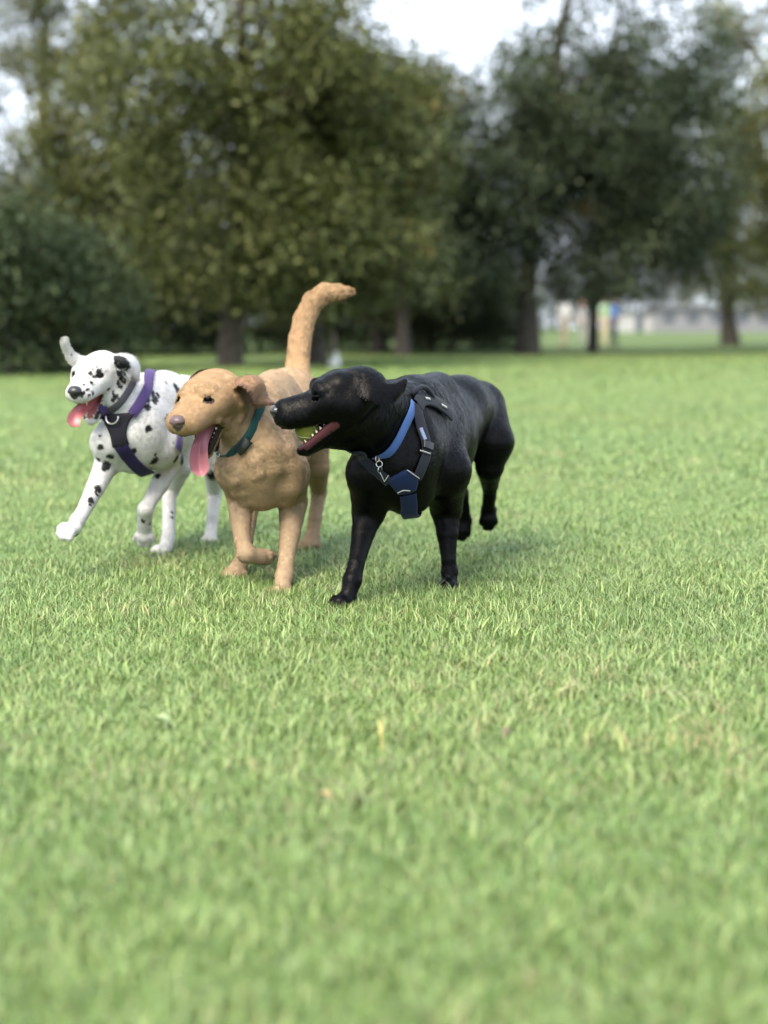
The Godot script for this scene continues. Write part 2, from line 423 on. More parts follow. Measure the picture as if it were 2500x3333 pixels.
const TREES := [
	["tree", "broad olive green tree with grey trunk behind the spotted dog", "tree", [-2.8, 0, -27], "", 12, 0.2, [0.6, 5.2, 0], [3.2, 4.9, 3.0], 1500, 100, "olive", -0.14, 1.0, 1.0, 0.46],
	["tree", "olive green tree rising behind the yellow dog's raised tail", "tree", [-1.3, 0, -28.5], "", 12.5, 0.19, [0.3, 5.2, 0], [2.2, 4.7, 2.4], 950, 101, "olive", -0.1, 1.1, 1.0, 0.46],
	["tree", "low dark tree beneath the patch of open sky", "tree", [0.45, 0, -36], "", 8, 0.17, [0.2, 3.9, 0], [3.1, 3.2, 2.6], 1050, 102, "dark", -0.14, 1.3, 1.0, 0.0],
	["tree", "massive dark green tree with thick black trunk", "tree", [3.67, 0, -38], "", 15, 0.26, [2.0, 5.6, 0], [3.4, 5.0, 3.4], 1800, 103, "dark", -0.2, 1.4, 1.0, 0.26],
	["tree", "dark tree on a thin straight trunk by the people", "tree", [5.75, 0, -41], "", 13, 0.13, [0.8, 5.6, 0], [3.0, 3.9, 3.0], 750, 104, "dark", -0.05, 1.8, 1.0, 0.45],
	["tree", "light olive tree with short dark trunk by the pavilion", "tree", [12.8, 0, -55], "", 10, 0.3, [0.6, 6.2, 0], [4.4, 5.0, 4.0], 900, 105, "light", -0.05, 1.7, 1.15, 0.3],
	["tree", "tall light green tree reaching past the pavilion end", "tree", [12.7, 0, -44], "", 15, 0.26, [-0.6, 7.4, 0], [3.4, 6.6, 3.4], 1100, 106, "light", -0.05, 1.2, 1.05, 0.25],
	["tree", "sparse tall tree with sky showing through its crown", "tree", [-9.65, 0, -43], "", 16, 0.2, [0.2, 9.6, 0], [3.4, 3.6, 3.2], 640, 107, "olive", 0.06, 4.5, 1.0, 0.0],
	["tree", "dusky brownish tree far behind the sparse one", "tree", [-17.09, 0, -68], "", 9, 0.22, [0.5, 4.4, 0], [6.0, 3.6, 5.0], 800, 108, "dusky", -0.12, 0.5, 1.25, 0.0],
	["tree", "rounded green tree standing behind the left shrubs", "tree", [-8.79, 0, -46], "", 7, 0.18, [0, 3.2, 0], [3.8, 2.8, 3.2], 900, 109, "light", -0.15, 0.6, 1.0, 0.0],
	["tree", "olive tree standing between the shrubs and the broad olive tree", "tree", [-6.18, 0, -35], "", 8, 0.15, [0.1, 4.0, 0], [2.4, 3.6, 2.2], 700, 110, "olive", -0.15, 0.5, 1.0, 0.3],
	["tree", "light olive tree between the tail and the low dark tree", "tree", [-0.17, 0, -40], "", 8.5, 0.15, [0, 4.4, 0], [2.6, 3.9, 2.2], 750, 111, "light", -0.15, 0.7, 1.0, 0.3],
	["tree", "olive tree with a thin top between the low dark tree and massive tree", "tree", [1.5, 0, -48], "", 10, 0.16, [0, 5.0, 0], [2.5, 4.5, 2.2], 800, 112, "olive", -0.12, 0.7, 1.0, 0.35],
	["tree", "pale dusky tree between the olive crowns far behind", "tree", [-9.14, 0, -80], "", 9, 0.2, [0, 4.8, 0], [7, 3.8, 5], 800, 113, "dusky", -0.2, 0.4, 1.4, 0.0],
	["shrub", "dark dense shrub at the lawn's edge beside the spotted dog", "shrub", [-5.66, 0, -22.5], "", 2.6, 0.06, [0, 1.3, 0], [1.5, 1.4300000000000002, 1.5], 330, 114, "deep", -0.3, 0.05, 0.8, 0.0],
	["shrub", "dark rounded shrub next to the densest shrub", "shrub", [-5.19, 0, -24.5], "", 2.2, 0.06, [0, 1.1, 0], [1.3, 1.2100000000000002, 1.3], 330, 115, "deep", -0.3, 0.05, 0.8, 0.0],
	["shrub", "tall dark shrub growing behind the densest shrub", "shrub", [-6.74, 0, -23.5], "", 3.6, 0.06, [0, 1.8, 0], [1.6, 1.9800000000000002, 1.6], 330, 116, "deep", -0.3, 0.05, 0.8, 0.0],
	["shrub", "dark hedge shrub between the left shrubs and broad olive tree", "shrub", [-6.3, 0, -37], "shrubs of the hedge under the trees", 2.6, 0.06, [0, 1.3, 0], [1.9, 1.4300000000000002, 1.52], 330, 117, "deep", -0.35, 0.05, 0.9, 0.0],
	["shrub", "dark hedge shrub just beside the broad olive tree's trunk", "shrub", [-5.23, 0, -40], "shrubs of the hedge under the trees", 2.4, 0.06, [0, 1.2, 0], [2.0, 1.32, 1.6], 330, 118, "deep", -0.35, 0.05, 0.9, 0.0],
	["shrub", "hedge shrub between the two olive tree trunks", "shrub", [-3.49, 0, -41], "shrubs of the hedge under the trees", 2.8, 0.06, [0, 1.4, 0], [2.0, 1.54, 1.6], 330, 119, "dark", -0.35, 0.05, 0.9, 0.0],
	["shrub", "dark hedge shrub behind the slim post", "shrub", [-1.52, 0, -43], "shrubs of the hedge under the trees", 2.6, 0.06, [0, 1.3, 0], [2.2, 1.4300000000000002, 1.7600000000000002], 330, 120, "deep", -0.35, 0.05, 0.9, 0.0],
	["shrub", "low hedge shrub behind the low dark tree", "shrub", [0.09, 0, -44], "shrubs of the hedge under the trees", 2.3, 0.06, [0, 1.15, 0], [2.0, 1.265, 1.6], 330, 121, "dark", -0.35, 0.05, 0.9, 0.0],
	["shrub", "hedge shrub between low dark tree and massive tree", "shrub", [1.88, 0, -43], "shrubs of the hedge under the trees", 2.6, 0.06, [0, 1.3, 0], [1.9, 1.4300000000000002, 1.52], 330, 122, "dark", -0.35, 0.05, 0.9, 0.0],
	["shrub", "hedge shrub ending the hedge at the massive tree's trunk", "shrub", [3.44, 0, -46], "shrubs of the hedge under the trees", 2.6, 0.06, [0, 1.3, 0], [1.6, 1.4300000000000002, 1.2800000000000002], 330, 123, "dark", -0.35, 0.05, 0.9, 0.0],
	["tree", "hazy tree in the far tree line across the park", "tree", [-38.64, 0, -120], "trees of the far tree line", 14, 0.3, [0, 5.04, 0], [8, 4.760000000000001, 4.8], 420, 124, "dusky", -0.35, 0.2, 1.7, 0.0],
	["tree", "hazy tree in the far tree line across the park", "tree", [-28.56, 0, -125], "trees of the far tree line", 15, 0.3, [0, 5.3999999999999995, 0], [9, 5.1000000000000005, 5.3999999999999995], 420, 125, "olive", -0.35, 0.2, 1.7, 0.0],
	["tree", "hazy tree in the far tree line across the park", "tree", [-17.2, 0, -120], "trees of the far tree line", 14, 0.3, [0, 5.04, 0], [8, 4.760000000000001, 4.8], 420, 126, "dark", -0.35, 0.2, 1.7, 0.0],
	["tree", "hazy tree in the far tree line across the park", "tree", [-7.01, 0, -125], "trees of the far tree line", 15, 0.3, [0, 5.3999999999999995, 0], [9, 5.1000000000000005, 5.3999999999999995], 420, 127, "dark", -0.35, 0.2, 1.7, 0.0],
	["tree", "hazy tree in the far tree line across the park", "tree", [3.8, 0, -122], "trees of the far tree line", 13, 0.3, [0, 4.68, 0], [9, 4.42, 5.3999999999999995], 420, 128, "dark", -0.35, 0.2, 1.7, 0.0],
	["tree", "hazy tree in the far tree line across the park", "tree", [24.56, 0, -215], "trees of the far tree line", 15, 0.3, [0, 5.3999999999999995, 0], [11, 5.1000000000000005, 6.6], 420, 129, "dark", -0.35, 0.2, 2.4, 0.0],
	["tree", "hazy tree in the far tree line across the park", "tree", [37.39, 0, -225], "trees of the far tree line", 14, 0.3, [0, 5.04, 0], [11, 4.760000000000001, 6.6], 420, 130, "dark", -0.35, 0.2, 2.4, 0.0],
	["tree", "hazy tree in the far tree line across the park", "tree", [49.36, 0, -220], "trees of the far tree line", 15, 0.3, [0, 5.3999999999999995, 0], [12, 5.1000000000000005, 7.199999999999999], 420, 131, "olive", -0.35, 0.2, 2.4, 0.0],
	["tree", "hazy tree in the far tree line across the park", "tree", [62.08, 0, -215], "trees of the far tree line", 16, 0.3, [0, 5.76, 0], [12, 5.44, 7.199999999999999], 420, 132, "dark", -0.35, 0.2, 2.4, 0.0],
	["tree", "hazy tree in the far tree line across the park", "tree", [74.16, 0, -210], "trees of the far tree line", 16, 0.3, [0, 5.76, 0], [12, 5.44, 7.199999999999999], 420, 133, "olive", -0.35, 0.2, 2.4, 0.0],
	["tree", "olive tree past the densest shrub along the lawn's edge", "tree", [-13.42, 0, -34], "", 8, 0.2, [0, 4.16, 0], [2.8, 3.84, 2.52], 650, 134, "olive", -0.15, 0.4, 1.2, 0.0],
	["tree", "light green tree further along the lawn's edge past the shrubs", "tree", [-24.37, 0, -46], "", 9, 0.2, [0, 4.68, 0], [3.4, 4.32, 3.06], 650, 135, "light", -0.15, 0.4, 1.2, 0.0],
	["tree", "dark tree at the far corner of the lawn", "tree", [-39.26, 0, -60], "", 10, 0.2, [0, 5.2, 0], [4.2, 4.8, 3.7800000000000002], 650, 136, "dark", -0.15, 0.4, 1.2, 0.0],
	["tree", "dark tree past the tall light green tree", "tree", [19.21, 0, -50], "", 10, 0.2, [0, 5.2, 0], [3.4, 4.8, 3.06], 650, 137, "dark", -0.15, 0.4, 1.2, 0.0]]

# ---------------------------------------------------------------- people and things far behind
func person(label: String, at: Vector3, turn: float, tall: float, shirt: Color, legs: Color, hair: Color, seed_: int) -> void:
	var k := tall / 1.72
	var rng := RandomNumberGenerator.new()
	rng.seed = seed_
	var sw := rng.randf_range(0.02, 0.09)
	var rows := []
	var add := func(a: Vector3, b: Vector3, ra: float, rb: float, t: int): rows.append([a.x * k, a.y * k, a.z * k, b.x * k, b.y * k, b.z * k, ra * k, rb * k, 0.05 * k, t, 0])
	for s in [-1.0, 1.0]:
		add.call(Vector3(s * 0.09, 0.88, 0), Vector3(s * 0.10, 0.48, 0.02 + s * sw), 0.082, 0.058, 1)
		add.call(Vector3(s * 0.10, 0.48, 0.02 + s * sw), Vector3(s * 0.10, 0.10, s * sw * 1.6), 0.056, 0.042, 1)
		add.call(Vector3(s * 0.10, 0.045, s * sw * 1.6 - 0.03), Vector3(s * 0.11, 0.035, s * sw * 1.6 + 0.12), 0.042, 0.034, 4)
		add.call(Vector3(s * 0.18, 1.38, 0), Vector3(s * 0.24, 1.12, -0.02), 0.052, 0.044, 0)
		add.call(Vector3(s * 0.24, 1.12, -0.02), Vector3(s * 0.22, 0.90, 0.10), 0.040, 0.030, 2)
		add.call(Vector3(s * 0.22, 0.90, 0.10), Vector3(s * 0.215, 0.81, 0.13), 0.032, 0.022, 2)
	add.call(Vector3(0, 0.90, 0), Vector3(0, 1.02, 0), 0.135, 0.130, 1)
	add.call(Vector3(0, 1.03, 0), Vector3(0, 1.32, 0), 0.135, 0.155, 0)
	add.call(Vector3(0, 1.42, 0), Vector3(0, 1.52, 0.01), 0.055, 0.052, 2)
	add.call(Vector3(0, 1.58, 0.02), Vector3(0, 1.63, 0.0), 0.085, 0.092, 2)
	add.call(Vector3(0, 1.60, 0.10), Vector3(0, 1.57, 0.11), 0.016, 0.018, 2)
	add.call(Vector3(0, 1.66, -0.02), Vector3(0, 1.60, -0.04), 0.092, 0.088, 3)
	var f := Field.new(rows, Vector3.ZERO)
	var m := f.net(Vector3(-0.4, -0.02, -0.35) * k, Vector3(0.4, 1.82, 0.35) * k, 0.02, Vector3.ZERO, 9.0, 1.0)
	var root := thing("person", label, "person", at)
	root.rotation.y = turn
	var names := ["shirt", "trousers", "skin", "hair", "shoes"]
	var cols := [shirt, legs, Color(0.45, 0.28, 0.20), hair, Color(0.05, 0.045, 0.04)]
	var c := PackedColorArray()
	for i in m.v.size(): c.append(cols[f.T[m.bone[i]]])
	var bm := StandardMaterial3D.new()
	bm.vertex_color_use_as_albedo = true
	bm.roughness = 0.85
	part("body", arr_mesh(m.v, m.n, m.t, c), bm, root)

func box(at: Vector3, size: Vector3) -> ArrayMesh:
	var b := BoxMesh.new()
	b.size = size
	var st := SurfaceTool.new()
	st.append_from(b, 0, Transform3D(Basis.IDENTITY, at))
	return st.commit()

func far_things() -> void:
	person("person in a white top and beige trousers beside the dark trunk", Vector3(6.1, 0, -50.5), 2.4, 1.74, Color(0.72, 0.73, 0.76), Color(0.42, 0.35, 0.26), Color(0.03, 0.02, 0.015), 1)
	person("person in a pale grey top standing between two tree trunks", Vector3(6.85, 0, -51.5), 0.6, 1.60, Color(0.45, 0.45, 0.48), Color(0.5, 0.49, 0.48), Color(0.05, 0.035, 0.02), 2)
	person("person in a light green top and beige trousers behind thin trunk", Vector3(7.55, 0, -51.0), -0.9, 1.72, Color(0.42, 0.60, 0.40), Color(0.52, 0.42, 0.30), Color(0.12, 0.08, 0.04), 3)
	person("person in a bright blue jacket and dark trousers", Vector3(8.1, 0, -52.5), 1.7, 1.70, Color(0.03, 0.11, 0.42), Color(0.04, 0.04, 0.055), Color(0.03, 0.02, 0.015), 4)
	# a low pavilion far across the park
	var wall := mat(Color(0.20, 0.20, 0.22), 0.9)
	var white := mat(Color(0.36, 0.36, 0.36), 0.85)
	var dim := mat(Color(0.07, 0.08, 0.10), 0.2)
	var roof := mat(Color(0.13, 0.13, 0.14), 0.85)
	var root := thing("pavilion", "long low grey pavilion with a white end far across the park", "building", Vector3(38, 0, -180))
	part("wall", box(Vector3(1.5, 1.35, 0), Vector3(15, 2.7, 6)), wall, root)
	var end := part("wall", box(Vector3(-8.0, 1.15, 0.1), Vector3(3.9, 2.3, 5)), white, root)
	end.set_meta("label", "white end wall")
	part("roof", box(Vector3(1.5, 2.85, 0), Vector3(15.8, 0.28, 6.8)), roof, root)
	part("roof", box(Vector3(-8.0, 2.40, 0.1), Vector3(4.4, 0.2, 5.6)), roof, root)
	for i in 5:
		var w := part("window", box(Vector3(-4.2 + i * 2.9, 1.6, 3.02), Vector3(1.5, 1.1, 0.08)), dim, root)
		part("frame", box(Vector3(-4.2 + i * 2.9, 0.98, 3.06), Vector3(1.7, 0.12, 0.14)), white, w)
	part("door", box(Vector3(-7.6, 1.0, 2.62), Vector3(0.95, 2.0, 0.06)), dim, root)
	# things at the lawn's edge
	var post := thing("wooden_post", "slim weathered wooden post at the edge of the lawn", "post", Vector3(-0.93, 0, -27.0))
	part("shaft", tube([Vector3(0, -0.1, 0), Vector3(0.01, 0.3, 0), Vector3(0.0, 0.62, 0), Vector3(0.0, 0.66, 0)], [0.05, 0.047, 0.045, 0.02], 10), mat(Color(0.16, 0.13, 0.10), 0.95), post)
	part("cap", tube([Vector3(0, 0.64, 0), Vector3(0, 0.68, 0), Vector3(0, 0.70, 0)], [0.055, 0.055, 0.005], 10), mat(Color(0.10, 0.09, 0.08), 0.9), post)
	var bag := MeshInstance3D.new()
	bag.name = "plastic_bag"
	var bf := Field.new([[0, 0.07, 0, 0.03, 0.12, 0, 0.085, 0.075, 0.04, 0, 0], [-0.05, 0.05, 0.03, 0.06, 0.06, 0.02, 0.06, 0.055, 0.04, 0, 0], [0.03, 0.17, 0, 0.04, 0.24, 0.01, 0.03, 0.045, 0.03, 0, 0]], Vector3.ZERO)
	var bn := bf.net(Vector3(-0.2, -0.02, -0.2), Vector3(0.2, 0.34, 0.2), 0.012, Vector3.ZERO, 5.0, 1.0)
	bag.mesh = arr_mesh(bn.v, bn.n, bn.t)
	bag.material_override = mat(Color(0.72, 0.72, 0.70), 0.5)
	add_child(bag)
	bag.position = Vector3(-0.90, 0, -26.7)
	tag(bag, "small white tied bag lying at the foot of the slim post", "bag")

# a fallen leaf lying on the grass, curled along its midrib
func fallen_leaf(label: String, at: Vector3, turn: float, long: float, c: Color, category := "leaf") -> void:
	var rows := []
	for i in 7:
		var t := i / 6.0
		var w := long * 0.34 * sin(PI * pow(t, 0.75)) + 0.0008
		var y := 0.006 * sin(t * 4.0)
		rows.append([Vector3(-w, y + w * 0.5, t * long), Vector3(0, y, t * long), Vector3(w, y + w * 0.4, t * long)])
	var m := sheet(rows, 0.0012, 16, 10, null, 0.6)
	var root := thing("fallen_leaf", label, category, at)
	root.rotation = Vector3(0.12, turn, 0.1)
	part("blade", arr_mesh(m.v, m.n, m.t), mat(c, 0.7), root)
	part("stem", tube([Vector3(0, 0.001, -long * 0.4), Vector3(0.002, 0.004, -long * 0.1), Vector3(0, 0.001, long * 0.3), Vector3(0, 0.006, long * 0.9)], [0.0009, 0.0011, 0.0010, 0.0004], 5), mat(c * 0.6, 0.8), root)

func litter() -> void:
	fallen_leaf("small tan fallen leaf on the grass in front of the dogs", Vector3(-0.0997,0,-2.2091) + Vector3(0, 0.024, 0), 1.2, 0.024, Color(0.30, 0.22, 0.10))
	fallen_leaf("curled brown fallen leaf on a thin dry patch of lawn", Vector3(0.2296,-0,-2.5718) + Vector3(0, 0.024, 0), -0.8, 0.028, Color(0.11, 0.085, 0.05))
	fallen_leaf("pale green broad leaf lying in the grass", Vector3(-0.4245,0,-2.6523) + Vector3(0, 0.024, 0), 1.4, 0.040, Color(0.20, 0.26, 0.12))
	var root := thing("straw_stalk", "single pale yellow grass stalk standing up from the lawn", "stalk", Vector3(-0.0064,0,-2.5015))
	var straw := mat(Color(0.55, 0.50, 0.20), 0.7)
	part("stem", tube([Vector3(0, 0, 0), Vector3(0.002, 0.03, 0), Vector3(0.005, 0.062, 0.003)], [0.0014, 0.0013, 0.001], 6), straw, root)
	for k in 5:
		var st := SurfaceTool.new()
		st.begin(Mesh.PRIMITIVE_TRIANGLES)
		blade(st, Vector3(0.002, 0.008 + k * 0.011, 0), 0.040, 0.0042, Vector3(cos(k * 2.1), 0, sin(k * 2.1)) * 0.016, Color.WHITE, 4)
		part("blade", st.commit(), straw, root)

func grow() -> void:
	sow()
	litter()
	plant()
	far_things()

# ---------------------------------------------------------------- dogs
const COAT := 0
const MOUTH := 1
const PAD := 2
const RIM := 3
const LIP := 4
const MUZZLE := 5
const TAIL := 6
const LEG := 9
var coat_noise := FastNoiseLite.new()

func pts(rows: Array, o: Vector3) -> Array:
	var out := []
	for r in rows:
		var line := []
		for q in r: line.append(v3(q) - o)
		out.append(line)
	return out

# whether a point lies in the hairless dark skin round an eye
func by_eye(s: Dictionary, p: Vector3, wide: float, high: float) -> bool:
	for e in s.eyes:
		var d: Vector3 = p - (v3(e) - s.origin)
		if d.length_squared() > 0.0012: continue
		var up := Vector3(e[7], e[8], e[9])
		var a := d.dot(up.cross(Vector3(e[4], e[5], e[6])).normalized()) / wide
		var b := d.dot(up) / high
		if a * a + b * b < 1.0: return true
	return false

# base colour of the coat (linear) at a point of the dog's surface
func coat_colour(s: Dictionary, p: Vector3, t: int) -> Color:
	var n := coat_noise.get_noise_3dv(p * 60.0)
	var n2 := coat_noise.get_noise_3dv(p * 24.0 + Vector3(9, 3, 7))
	if t == PAD: return Color(0.022, 0.019, 0.019)
	if s.kind == "black":
		if t == MOUTH: return Color(0.060, 0.022, 0.025)
		if t == LIP: return Color(0.045, 0.022, 0.024)
		return Color(0.0026, 0.0028, 0.0036) * (1.0 + 0.25 * n)
	if s.kind == "yellow":
		if t == MOUTH: return Color(0.15, 0.055, 0.060)
		if t == RIM or t == LIP or (t == MUZZLE and by_eye(s, p, 0.0175, 0.0085)): return Color(0.03, 0.02, 0.016)
		var c := Color(0.345, 0.238, 0.142)
		if t == TAIL: c = Color(0.36, 0.230, 0.122)
		elif t == LEG: c = Color(0.375, 0.272, 0.172)
		elif t == MUZZLE: c = Color(0.335, 0.215, 0.115)
		c = c.lerp(Color(0.38, 0.275, 0.170), clampf(0.18 * n2 + 0.12, 0.0, 1.0))
		c = c.lerp(Color(0.23, 0.140, 0.072), clampf(-0.15 * n2, 0.0, 0.2))
		return c * (1.0 + 0.03 * n)
	if t == MOUTH: return Color(0.30, 0.10, 0.105)
	if t == RIM or t == LIP or (t == MUZZLE and by_eye(s, p, 0.0135, 0.0075)): return Color(0.035, 0.028, 0.03)
	var white := Color(0.58, 0.575, 0.56) * (1.0 + 0.05 * n)
	for q in s.spots:
		var d: float = (p - q[0]).length() / q[1] + 0.26 * coat_noise.get_noise_3dv(p * 110.0) + 0.12 * n
		if d < 1.0: return Color(0.016, 0.016, 0.018).lerp(white, smoothstep(0.86, 1.0, d))
	return white

func mesh_job(s: Dictionary, which: int) -> void:
	var f: Field = s.field if which == 0 else s.field_of_head
	var m: Dictionary
	if which == 0:
		m = f.net(s.lo, s.hi, s.cell, s.ball, s.rad, -1.0)
	else:
		var r: Vector3 = Vector3.ONE * (s.rad + 0.02)
		m = f.net(s.ball - r, s.ball + r, 0.003, s.ball, s.rad, 1.0)
	var c := PackedColorArray()
	c.resize(m.v.size())
	for i in m.v.size(): c[i] = coat_colour(s, m.v[i], f.T[m.bone[i]])
	m.c = c
	m.hair = hairs_of(s, f, m, s.hair_per[which], s.seed + which)
	if which == 0: s.body = m
	else: s.head = m

# short hairs over the coat: for each point of the surface a few tufts lying along the bone beneath, as MultiMesh rows
func hairs_of(s: Dictionary, f: Field, m: Dictionary, per: float, seed_: int) -> PackedFloat32Array:
	var hairs := PackedFloat32Array()
	var rng := RandomNumberGenerator.new()
	rng.seed = seed_
	var o: Vector3 = s.origin
	if per < 0.0: return hairs
	for i in m.v.size():
		var t: int = f.T[m.bone[i]] if m.bone.size() else MUZZLE
		if t == MOUTH or t == PAD or t == RIM or t == LIP: continue
		if t == MUZZLE and by_eye(s, m.v[i], 0.0185 if s.kind == "yellow" else 0.0150, 0.0095): continue
		var along: Vector3 = f.flow[m.bone[i]] if m.bone.size() else m.flow
		var nn: Vector3 = m.n[i]
		var k := int(per * (7.0 if m.bone.size() == 0 else 2.0 if t == LEG else (1.5 if t == MUZZLE else 1.0)) + rng.randf())
		for j in k:
			var a := along + Vector3(rng.randfn(0, 0.14), rng.randfn(0, 0.14), rng.randfn(0, 0.14))
			if t == COAT: a += Vector3(0, -0.35, 0)
			elif t == MUZZLE: a = a * -1.0 if m.bone.size() else a
			a = (a - nn * a.dot(nn))
			if a.length() < 0.05: continue
			a = a.normalized()
			var len: float = s.hair_len * (0.6 if t == MUZZLE else (2.0 if t == TAIL else (0.75 if t == LEG else 1.0))) * rng.randf_range(0.6, 1.25)
			var dir := (a + nn * (0.03 + 0.06 * rng.randf())).normalized()
			var side := dir.cross(nn).normalized()
			var w: float = len * rng.randf_range(0.8, 1.2)
			var sidew := (side + nn * rng.randf_range(-0.12, 0.12)).normalized()
			var up := sidew.cross(dir).normalized()
			var p: Vector3 = m.v[i] + Vector3(rng.randf_range(-1, 1), rng.randf_range(-1, 1), rng.randf_range(-1, 1)) * (0.004 if m.bone.size() == 0 else 0.0025) - nn * 0.0015
			var c: Color = m.c[i] * rng.randf_range(0.97, 1.03)
			hairs.append_array(PackedFloat32Array([sidew.x * w, dir.x * len, up.x * len, p.x, sidew.y * w, dir.y * len, up.y * len, p.y, sidew.z * w, dir.z * len, up.z * len, p.z, c.r, c.g, c.b, 1.0]))

	return hairs

func append_mesh(to: Dictionary, m: Dictionary) -> void:
	var base: int = to.v.size()
	to.v.append_array(m.v)
	to.n.append_array(m.n)
	to.c.append_array(m.c)
	for i in m.t: to.t.append(i + base)

func prepare_dog(s: Dictionary) -> void:
	s.field = Field.new(s.bones, s.origin)
	s.field_of_head = Field.new(s.bones, s.origin)
	var lo := Vector3.INF
	var hi := -Vector3.INF
	for r in s.bones:
		for q in [Vector3(r[0], r[1], r[2]), Vector3(r[3], r[4], r[5])]:
			var w: Vector3 = Vector3.ONE * (maxf(r[6], r[7]) * (r[14] if r.size() > 11 else 1.0) + 0.02)
			lo = lo.min(q - s.origin - w)
			hi = hi.max(q - s.origin + w)
	s.body = {}
	s.head = {}
	s.lo = lo
	s.hi = hi
	s.ball = v3(s.head_at) - s.origin
	s.spots = s.get("spots", []).map(func(q): return [v3(q) - s.origin, q[3]])

func build_dog(s: Dictionary) -> Node3D:
	var root := thing("dog", s.label, "dog", s.origin)
	var f: Field = s.field
	var o: Vector3 = s.origin
	var all := {"v": PackedVector3Array(), "n": PackedVector3Array(), "c": PackedColorArray(), "t": PackedInt32Array()}
	var fur: Array = []
	for m in [s.body, s.head]: append_mesh(all, m)
	# ears
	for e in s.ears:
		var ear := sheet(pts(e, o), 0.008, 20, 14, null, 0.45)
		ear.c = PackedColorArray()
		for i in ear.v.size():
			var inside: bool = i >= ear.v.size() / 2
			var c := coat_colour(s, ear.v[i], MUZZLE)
			if s.kind == "yellow": c = Color(0.20, 0.120, 0.085) if inside else Color(0.25, 0.150, 0.085)  # shading of the folded flap put into the colour, both faces darkened
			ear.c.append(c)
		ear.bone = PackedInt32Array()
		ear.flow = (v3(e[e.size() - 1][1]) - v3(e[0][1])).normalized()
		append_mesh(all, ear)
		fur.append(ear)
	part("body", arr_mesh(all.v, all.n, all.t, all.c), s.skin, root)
	var hairs := PackedFloat32Array()
	hairs.append_array(s.body.hair)
	hairs.append_array(s.head.hair)
	for m in fur: hairs.append_array(hairs_of(s, f, m, s.hair_per[1], s.seed + 2))
	var count := hairs.size() / 16
	if count > 0: add_coat(root, s, hairs, count)
	print(s.kind, " points ", all.v.size(), " hairs ", count)
	# eyes
	for e in s.eyes:
		var at := v3(e) - o
		var look := Vector3(e[4], e[5], e[6])
		var r: float = e[3]
		var bas := Basis.looking_at(-look)
		var eye := part("eye", ball_mesh(at, Vector3.ONE * r, bas), s.eye_mat, root)
		if s.has("iris"):
			part("iris", ball_mesh(at + look * r * 0.30, Vector3(0.74, 0.74, 0.735) * r, bas), s.iris, eye)
			part("pupil", ball_mesh(at + look * r * 0.70, Vector3(0.36, 0.36, 0.36) * r, bas), black_gloss, eye)
	# nose with two nostrils
	var nf := Field.new(s.nose, o)
	var nc: Vector3 = v3(s.nose[0]) - o
	var nm := nf.net(nc - Vector3.ONE * 0.036, nc + Vector3.ONE * 0.036, 0.0016, nc, 1.0, 1.0)
	part("nose", arr_mesh(nm.v, nm.n, nm.t), s.nose_mat, root)
	# tongue and teeth
	var tg := sheet(pts(s.tongue, o), s.tongue_thick, 28, 12, null, 0.35)
	part("tongue", arr_mesh(tg.v, tg.n, tg.t), s.tongue_mat, root)
	for q in s.teeth:
		part("tooth", cone_mesh(v3(q) - o, Vector3(q[3], q[4], q[5]), q[6], q[7]), tooth_mat, root)
	for q in s.claws:
		part("claw", cone_mesh(v3(q) - o, Vector3(q[3], q[4], q[5]), 0.0030, 0.009), s.claw_mat, root)
	return root

func add_coat(root: Node3D, s: Dictionary, hairs: PackedFloat32Array, count: int) -> void:
	var mm := MultiMesh.new()
	mm.transform_format = MultiMesh.TRANSFORM_3D
	mm.use_colors = true
	mm.mesh = hair_mesh
	mm.instance_count = count
	mm.buffer = hairs
	var coat := MultiMeshInstance3D.new()
	coat.name = "coat"
	coat.multimesh = mm
	coat.material_override = s.hair
	root.add_child(coat)
	coat.set_meta("kind", "stuff")

# a ring round the neck, found by walking outwards from a point inside it
func neck_ring(f: Field, c: Vector3, axis: Vector3, off: float, n := 72) -> Array:
	var a := axis.normalized()
	var x := a.cross(Vector3.UP).normalized()
	var y := a.cross(x).normalized()
	var rad := []
	for i in n:
		var d := x * cos(TAU * i / n) + y * sin(TAU * i / n)
		var r := 0.02
		while r < 0.104 and f.at(c + d * r, f.all) < 0.0: r += 0.002
		rad.append(r)
	for it in 2:
		var was := rad.duplicate()
		for i in n: rad[i] = maxf(was[i], (was[(i + 1) % n] + was[(i - 1 + n) % n]) * 0.5)
	var p := []
	var nn := []
	for i in n:
		var d := x * cos(TAU * i / n) + y * sin(TAU * i / n)
		p.append(c + d * (rad[i] + off))
		nn.append(d)
	return [p, nn]

# points laid onto the dog's surface along a rough path
func laid(f: Field, strip: Array, o: Vector3, off: float, n := 24) -> Array:
	var raw := []
	for q in strip: raw.append(v3(q) - o)
	var p := []
	var nn := []
	for i in n:
		var q := f.onto(spline(raw, float(i) / (n - 1)), off)
		p.append(q)
		nn.append(f.grad(q))
	for it in 2:
		for i in range(1, n - 1):
			nn[i] = (nn[i - 1] + nn[i] * 2.0 + nn[i + 1]).normalized()
	return [p, nn]

